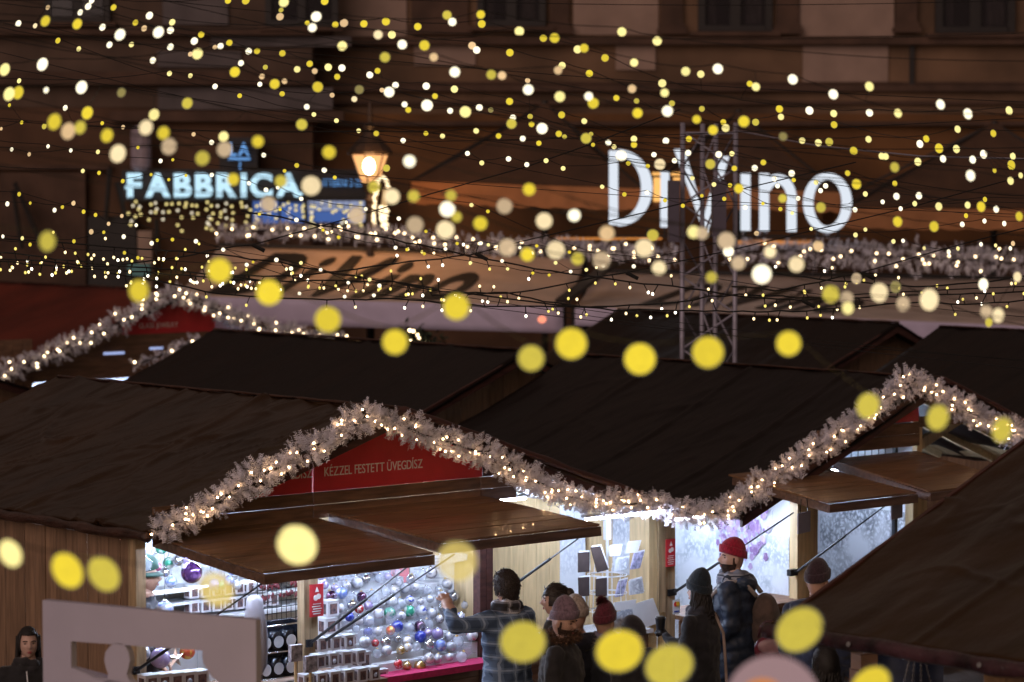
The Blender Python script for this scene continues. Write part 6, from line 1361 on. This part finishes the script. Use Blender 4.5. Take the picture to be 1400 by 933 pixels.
tiny mostly yellow bulbs strung from the big letter D to the long right garland|-4.533,22.411,5.903|4.548,22.411,4.504|0.712,22.488,4.718,0.020,h;0.881,22.331,4.658,0.020,y;1.065,22.474,4.672,0.020,w;1.207,22.464,4.610,0.019,y;1.341,22.351,4.569,0.019,y;1.839,22.459,4.555,0.021,w;2.919,22.428,4.599,0.020,w;3.564,22.349,4.491,0.020,y|1.481,22.221,4.648,0.016,y;1.646,22.088,4.625,0.019,y;2.752,22.183,4.662,0.023,h
large mostly olive yellow bulbs strung from the blue sign end to the big D foot|-2.689,13.269,4.977|2.695,13.269,4.415|-1.294,13.220,4.765,0.032,y;-0.643,13.282,4.730,0.032,o;-0.035,13.262,4.641,0.041,d;0.149,13.210,4.573,0.043,c;0.292,13.362,4.597,0.033,w|-0.447,12.933,4.689,0.030,o;-0.277,12.919,4.692,0.028,o
tiny mostly white bulbs strung from the left wall brackets to the big D foot|-4.373,21.571,4.945|4.383,21.571,4.019|-3.259,21.638,4.839,0.018,h;-3.131,21.603,4.824,0.017,y;-2.954,21.622,4.762,0.018,y;-2.732,21.568,4.811,0.014,y;-2.603,21.606,4.773,0.014,y;-2.465,21.538,4.804,0.014,y;-2.268,21.524,4.809,0.019,w;-1.991,21.571,4.746,0.019,w;-1.855,21.476,4.696,0.020,w;-1.767,21.487,4.713,0.016,w;-1.600,21.622,4.627,0.019,w;-1.105,21.506,4.551,0.018,w;-0.860,21.621,4.478,0.019,w;-0.654,21.628,4.380,0.015,y;-0.416,21.552,4.290,0.015,y;-0.236,21.606,4.291,0.017,w;0.059,21.628,4.258,0.014,w;0.188,21.644,4.270,0.015,y;0.434,21.498,4.226,0.015,y|-0.177,21.253,4.286,0.015,h
medium mostly yellow bulbs strung from the big letter V to the long right garland|-3.308,16.363,5.706|3.323,16.363,4.424|1.303,16.356,4.716,0.031,y;1.551,16.322,4.660,0.028,o;1.764,16.265,4.609,0.032,o;2.218,16.375,4.526,0.032,y;2.440,16.457,4.497,0.032,y|
large mostly cream bulbs strung from the left wall brackets to the grey canopy end|-2.662,13.133,4.933|2.671,13.133,4.134|-1.817,13.141,4.884,0.044,c;-1.322,13.109,4.903,0.040,d;-0.842,13.121,4.890,0.034,y;-0.475,13.207,4.849,0.032,w;0.079,13.095,4.719,0.032,y;0.840,13.163,4.522,0.033,h;0.877,13.130,4.517,0.033,d;0.990,13.141,4.482,0.046,d;1.199,13.216,4.429,0.032,c;1.305,13.048,4.376,0.041,c;1.705,13.198,4.240,0.048,c|0.428,12.844,4.522,0.039,p;-1.151,12.912,4.936,0.030,y
tiny mostly yellow bulbs strung from the left wall brackets to the printed canopy word|-4.503,22.192,4.626|4.517,22.192,3.306|-3.938,22.222,4.585,0.020,w;-3.751,22.170,4.591,0.013,y;-3.515,22.260,4.560,0.016,y;-3.405,22.110,4.591,0.020,p;-3.343,22.218,4.524,0.018,y;-3.243,22.170,4.499,0.017,y;-3.146,22.198,4.430,0.017,p;-2.939,22.262,4.418,0.016,w;-1.843,22.251,4.147,0.020,w;-1.113,22.217,3.994,0.018,h|-3.519,21.903,4.539,0.019,w
large mostly dim peach bulbs strung from the blue sign end to the big D foot|-2.608,12.866,4.900|2.617,12.866,4.109|-1.100,12.857,4.654,0.040,d;-0.700,12.812,4.602,0.044,d;-0.437,12.821,4.560,0.043,d;-0.303,12.957,4.536,0.047,c;-0.021,12.788,4.459,0.045,d;0.070,12.930,4.424,0.035,y|
large mostly cream bulbs strung from the left house corner to the grey canopy end|-2.664,13.158,5.176|2.676,13.158,4.126|-2.107,13.131,5.030,0.038,y;-2.042,13.122,4.987,0.040,p;-1.857,13.074,4.966,0.033,y;-1.582,13.150,4.917,0.042,d;-1.422,13.092,4.862,0.037,o;-1.066,13.147,4.756,0.032,o;-0.925,13.117,4.736,0.051,c;-0.558,13.237,4.686,0.041,c;-0.301,13.243,4.627,0.041,w;-0.146,13.147,4.562,0.036,y;0.203,13.186,4.438,0.048,c;0.305,13.244,4.396,0.033,o;0.413,13.124,4.393,0.046,d;0.676,13.078,4.358,0.037,c;1.151,13.106,4.329,0.051,w;1.469,13.096,4.237,0.046,o;1.554,13.194,4.214,0.036,d;1.807,13.133,4.191,0.037,d;1.927,13.130,4.210,0.053,c;2.206,13.217,4.152,0.034,d;2.242,13.105,4.139,0.034,c|-1.665,12.970,5.000,0.037,c;-1.581,12.935,4.975,0.032,y;0.599,12.888,4.454,0.047,c;1.032,12.973,4.384,0.036,d;1.522,12.877,4.182,0.031,h;-1.966,12.984,5.001,0.031,o;-0.253,12.994,4.594,0.027,o;0.906,12.909,4.321,0.029,o
tiny mostly yellow bulbs strung from the left wall brackets to the long right garland|-4.458,21.980,4.745|4.461,21.980,4.488|-3.819,22.070,4.661,0.018,y;-3.019,22.028,4.493,0.017,p;-1.955,22.030,4.506,0.015,y;-1.796,22.054,4.542,0.014,y;-1.671,22.067,4.462,0.020,w;-1.463,22.031,4.384,0.015,y;-1.345,22.076,4.327,0.017,y;-0.898,21.938,4.249,0.017,w;-0.812,22.004,4.233,0.015,y;-0.679,22.014,4.201,0.015,y;-0.321,21.953,4.132,0.016,h;-0.034,21.959,4.085,0.015,h;0.160,21.915,4.054,0.014,y;0.288,22.072,4.034,0.014,y;0.453,21.951,4.065,0.016,w;0.574,21.975,4.078,0.016,h;0.707,22.059,4.107,0.017,w;1.883,21.917,4.360,0.022,p;2.320,22.072,4.392,0.017,h;2.644,21.905,4.348,0.021,h;3.462,21.886,4.429,0.023,w;3.643,21.950,4.455,0.020,w;3.796,21.952,4.435,0.021,w|-0.510,21.813,4.243,0.016,w;-0.076,21.807,4.151,0.016,w;0.334,21.782,4.137,0.017,h
tiny mostly white bulbs strung from the dark doorway to the printed canopy word|-4.360,21.473,4.368|4.372,21.473,3.297|-3.843,21.481,4.345,0.015,w;-3.686,21.420,4.332,0.016,h;-3.316,21.540,4.307,0.016,y;-3.077,21.451,4.377,0.014,y;-2.924,21.430,4.344,0.019,w;-2.680,21.500,4.316,0.014,y;-2.554,21.403,4.323,0.016,y;-2.381,21.436,4.309,0.019,w;-2.188,21.558,4.243,0.018,w;-1.947,21.392,4.154,0.012,y;-1.663,21.401,4.105,0.018,w;-1.589,21.414,4.147,0.016,h;-1.441,21.423,4.095,0.016,w;-1.236,21.457,3.996,0.015,w;-0.999,21.423,3.975,0.018,w|-3.133,21.191,4.385,0.021,p;-2.681,21.172,4.300,0.019,w
tiny mostly yellow bulbs strung from the dark doorway to the printed canopy word|-4.280,21.080,4.403|4.291,21.080,3.402|-3.574,21.102,4.292,0.015,y;-2.867,21.047,4.232,0.015,y;-2.769,21.055,4.195,0.015,y;-1.971,21.134,4.141,0.017,w;-1.020,20.993,3.919,0.016,w|-1.552,20.759,3.942,0.015,w;-1.230,20.900,3.914,0.015,w
medium mostly olive yellow bulbs strung from the big D foot to the grey canopy end|-3.332,16.460,5.361|3.348,16.460,3.890|0.817,16.515,4.446,0.038,o;1.247,16.386,4.355,0.036,w;1.994,16.464,4.196,0.035,d;2.230,16.529,4.145,0.038,x;2.757,16.427,3.943,0.027,o|1.750,16.263,4.389,0.035,p;2.691,16.232,4.170,0.035,w;2.877,16.188,4.214,0.029,c
near sweep of big yellow globe lights hanging across the dark hut roofs|-2.232,11.000,4.643|2.242,11.000,3.764|-1.812,11.099,4.522,0.040,o;-1.441,10.978,4.333,0.046,y;-1.131,10.995,4.411,0.054,y;-0.942,11.024,4.325,0.057,y;-0.711,10.963,4.223,0.057,y;-0.456,11.068,4.130,0.056,y;-0.216,11.020,4.269,0.058,y;0.074,11.018,4.070,0.057,o;0.230,11.008,4.127,0.062,y;0.500,11.097,4.062,0.063,y;0.766,11.098,4.088,0.063,y;1.078,11.068,4.124,0.055,y;1.380,10.991,3.887,0.054,o;1.649,10.982,3.842,0.052,o;1.902,11.005,3.792,0.049,o|
nearest sweep of the biggest yellow globe lights across stalls and people|-2.083,10.200,3.484|2.090,10.200,2.882|-1.793,10.109,3.427,0.050,h;-1.592,10.122,3.364,0.060,y;-1.487,10.299,3.327,0.061,o;-1.059,10.126,3.295,0.065,t;-0.782,10.287,3.435,0.075,h;-0.199,10.236,3.381,0.076,t;0.040,10.283,3.080,0.081,o;0.385,10.115,3.075,0.082,y;0.566,10.161,3.014,0.083,o;1.044,10.260,3.129,0.084,o;1.283,10.102,2.951,0.070,y|"""
MINI = """twig wire of mini lights climbing from the tan canopy end past its garland|0.5|-4.433,23.300,4.140;-3.834,23.300,4.104;-3.415,23.300,4.062;-2.996,23.300,4.104;-2.696,23.300,4.140;-2.396,23.300,4.212;-2.126,23.300,4.242|-1.317,23.300,4.463;-0.598,23.300,4.678;0.120,23.300,4.881;0.598,23.300,5.048;1.374,23.300,5.346
twig wire of mini lights drooping over the printed letters, ending at the grey canopy|0.6|-4.374,23.000,4.325;-3.429,23.000,4.242;-2.466,23.000,4.183;-1.875,23.000,4.106;-1.479,23.000,4.029;-0.964,23.000,3.947;-0.574,23.000,3.876;-0.195,23.000,3.828;0.183,23.000,3.787;0.438,23.000,3.757;0.770,23.000,3.745|
upper wire of mini lights running from the icicle lights to the truss|0.55|-2.148,22.600,4.530;-1.423,22.600,4.396;-1.214,22.600,4.350;-0.947,22.600,4.298;-0.529,22.600,4.210;-0.343,22.600,4.164;-0.064,22.600,4.123;0.180,22.600,4.071;0.430,22.600,4.030;0.814,22.600,3.978;1.163,22.600,3.937;1.512,22.600,3.897;1.803,22.600,3.856;2.309,22.600,3.815|2.791,22.600,3.867;3.489,22.600,3.902;4.302,22.600,3.937
twig wire with mini lights rising over the printed canopy word to a plug|1.0|-2.313,23.600,3.974;-1.924,23.600,3.980;-1.426,23.600,4.011;-1.141,23.600,4.059;-0.850,23.600,4.096;-0.589,23.600,4.120;-0.394,23.600,4.150;-0.303,23.600,4.162|0.061,23.600,4.259;0.970,23.600,4.472;1.818,23.600,4.677;2.847,23.600,4.919
twig wire of mini lights along the lower edge of the tan canopy|0.8|-3.282,23.200,4.011;-2.894,23.200,3.952;-2.507,23.200,3.862;-2.262,23.200,3.832;-1.892,23.200,3.808;-1.510,23.200,3.796;-0.973,23.200,3.802;-0.579,23.200,3.772;-0.322,23.200,3.754;-0.018,23.200,3.737;0.239,23.200,3.737;0.699,23.200,3.742;1.093,23.200,3.760;1.349,23.200,3.778;1.606,23.200,3.820;1.857,23.200,3.838;2.113,23.200,3.826;2.627,23.200,3.802;3.343,23.200,3.832;4.298,23.200,3.868|
lowest wire of mini lights before the dark roof behind the truss|0.7|-0.355,23.000,3.852;-0.041,23.000,3.858;0.355,23.000,3.775;0.829,23.000,3.722;1.338,23.000,3.716;1.971,23.000,3.710;2.273,23.000,3.710;2.605,23.000,3.733;3.196,23.000,3.781;3.788,23.000,3.769;4.380,23.000,3.816|
twig wire climbing with mini lights from the canopy gap toward the truss|0.9|-0.671,23.700,3.812;-0.305,23.700,3.831;-0.043,23.700,3.831;0.189,23.700,3.861;0.451,23.700,3.904;0.713,23.700,3.965;0.951,23.700,4.001|1.158,23.700,4.044;1.828,23.700,4.190;2.436,23.700,4.336;3.348,23.700,4.555;4.441,23.700,4.859
wire of mini lights sagging between truss and right edge under the peach globes|0.9|1.760,22.800,3.918;2.112,22.800,3.889;2.463,22.800,3.954;2.756,22.800,4.024;2.803,22.800,4.030|3.224,22.800,4.153;3.692,22.800,4.282;4.335,22.800,4.446
dense wire of mini lights just above the red roof, upper one|1.9|-4.528,23.800,4.200;-4.039,23.800,4.139;-3.611,23.800,4.090;-3.183,23.800,4.041;-2.816,23.800,4.023;-2.449,23.800,3.980;-1.941,23.800,3.919|
dense wire of mini lights just above the red roof, lower one|1.7|-4.452,23.400,4.137;-3.972,23.400,4.077;-3.551,23.400,4.053;-3.129,23.400,4.023;-2.708,23.400,3.987;-2.287,23.400,3.957;-1.908,23.400,3.939;-1.445,23.400,3.951;-0.981,23.400,3.933;-0.602,23.400,3.872|
wire of mini lights across the grey canopy at right, upper one|0.7|1.959,22.400,4.048;2.535,22.400,3.979;3.170,22.400,3.933;3.630,22.400,3.956;4.263,22.400,4.048|"""
# ------------------------------------------------------------------ strings of lights over the square (positions in metres)
LM = {'y': globe('yellow_bulb', (.80, .60, .012), 1.0, .08), 'h': globe('pale_yellow_bulb', (1, .84, .30), 1.15), 'w': emit('white_bulb', (1, .90, .64), 1.5),
      'p': globe('peach_bulb', (.84, .55, .27), 1.0, .12), 'c': globe('cream_bulb', (1, .78, .44), 1.0, .12), 'o': globe('olive_bulb', (.60, .48, .035), 1.0, .22),
      'd': globe('dim_peach_bulb', (.62, .44, .26), 1.0, .35), 'x': globe('faint_bulb', (.34, .27, .05), 1.0, .6), 't': globe('faint_yellow_bulb', (.78, .58, .12), 1.0, .55)}
RIM = emit('glass_rim', (1, .88, .62), .9, .945)
def bulb_mb():
    mb = MB().sphere((0, 0, 0), .95, 24, 16); mb.mi = 1; return mb.sphere((0, 0, 0), 1.03, 24, 16)
bulb_mesh = {k: bulb_mb().mesh('bulb', [m, RIM], True) for k, m in LM.items()}
def bulb_rot(p):
    cx, cz = 0.0, CAM_H + (250 - 400) / F_PX * p.y; dx, dz = (p.x - cx) / p.y * F_PX, (p.z - cz) / p.y * F_PX
    rr = math.hypot(dx, dz); e = 1 + .40 * max(0, min(1, (rr - 380) / 380)); return math.atan2(-dz, dx) if dx else 0., e
RB = random.Random(77)
for line in STRANDS.strip().split('\n'):
    lab, e0, e1, bl, dr = line.split('|')
    V3 = lambda s: Vector([float(q) for q in s.split(',')[:3]])
    E0, E1 = V3(e0), V3(e1); root = empty('fairy_light_string', lab, 'light string', E0, 0, 'strings of bulbs across the square')
    wp = [E0]; items = []
    for part_ in (bl, dr):
        for q in filter(None, part_.split(';')):
            f_ = q.split(','); items.append((Vector([float(f_[0]), float(f_[1]), float(f_[2])]), float(f_[3]) * (.90 if float(f_[3]) < .06 else 1), f_[4], part_ is dr))
    for p, r, c, d in items:
        if not d: wp.append(p + Vector((0, 0, r * .98)))
    wp.append(E1); wire = []
    for a, b in zip(wp[:-1], wp[1:]):
        n = max(2, int((b - a).length / .25)); sg = min(.05, .03 * (b - a).length)
        for i in range(n): t = i / n; wire.append(a.lerp(b, t) - Vector((0, 0, sg * math.sin(math.pi * t))))
    wire.append(wp[-1]); rw = .0026 if items[0][1] < .048 else .008
    wm = MB().tube([q - E0 for q in wire], rw, 4)
    for p, r, c, d in items:
        if d:
            q = min(wire, key=lambda w_: (w_ - p).length); wm.tube([q - E0, p + Vector((0, 0, r * .9)) - E0], .002, 3)
    wm.build('wire', M['wire'], root)
    for p, r, c, d in items:
        an, e = bulb_rot(p); nb = globals().get('nb', 0) + 1
        if r > .055 and 'sweep' in lab and nb % 2 == 0:      # the bigger globes throw their own light
            l_ = bpy.data.lights.new('globe_light', 'POINT'); l_.energy = 26; l_.color = (1, .66, .20); l_.shadow_soft_size = .06
            lo_ = bpy.data.objects.new('globe_light', l_); COL.objects.link(lo_); lo_.parent = root; lo_.location = p - E0 + Vector((0, .45, -r * .5))
        o = mobj('bulb', bulb_mesh[c], root, p - E0, (0, an, 0), (r / math.sqrt(e), r / math.sqrt(e), r * math.sqrt(e)))
MML = [emit('mini_white', (1, .90, .70), 4.2), emit('mini_yellow', (1, .78, .18), 1.2), emit('mini_warm', (1, .75, .38), 2.2)]
for line in MINI.strip().split('\n'):
    lab, dn, pp, tail = line.split('|'); P_ = [Vector([float(v) for v in q.split(',')]) for q in pp.split(';')]; T_ = [Vector([float(v) for v in q.split(',')]) for q in tail.split(';')] if tail else []
    root = empty('mini_light_wire', lab, 'light string', P_[0], 0, 'twig wires of mini lights'); o0 = P_[0]; wm = MB(); lm = MB(); fine = []
    for a, b in zip(P_[:-1], P_[1:]):
        n = max(2, int((b - a).length / .10))
        for i in range(n): fine.append(a.lerp(b, i / n) + Vector((0, RB.uniform(-.01, .01), RB.uniform(-.007, .007))))
    fine.append(P_[-1]); wm.tube([q - o0 for q in fine], .0065, 5)
    for i, q in enumerate(fine):
        if RB.random() < .60 * float(dn) + .08:
            for k in range(2 if float(dn) > 1.3 else 1):
                d = Vector((RB.uniform(-.5, .5), RB.uniform(-.6, .4), RB.choice((-1, -1, 1)) * RB.uniform(.6, 1.2))).normalized() * RB.uniform(.04, .085); e = q + d
                wm.tube([q - o0, e - o0], .0045, 4); lm.mi = RB.choice((0, 1, 1, 2, 2)); lm.sphere(e + d * .12 - o0, (.0108, .0108, .0135), 8, 6)
    if T_:
        wm.tube([fine[-1] - o0, fine[-1] - o0 + Vector((.10, 0, -.05))], .018, 6); wm.tube([fine[-1] - o0] + [q - o0 for q in T_], .0048, 4)
    wm.build('wire', M['wire'], root); o = lm.build('mini_light', MML, root, smooth=True); tag(o, kind='stuff')
# pink globe lamp close to the camera
o = empty('globe_lamp', 'big dim pink globe lamp close by at the bottom edge', 'lamp', W(1057, 962, 9.4)); MB().sphere((0, 0, 0), .160, 28, 20).build('globe', emit('pink_globe', (.31, .195, .20), 1.0, .25), o, smooth=True)
MB().sphere((-.045, -.12, .055), (.07, .04, .05), 14, 10).build('inner_lamp', emit('orange_core', (.55, .20, .06), 1.0), o, smooth=True)
MB().tube([(0, 0, -.15), (0, 0, -2.75)], .02, 8).build('post', M['black'], o)
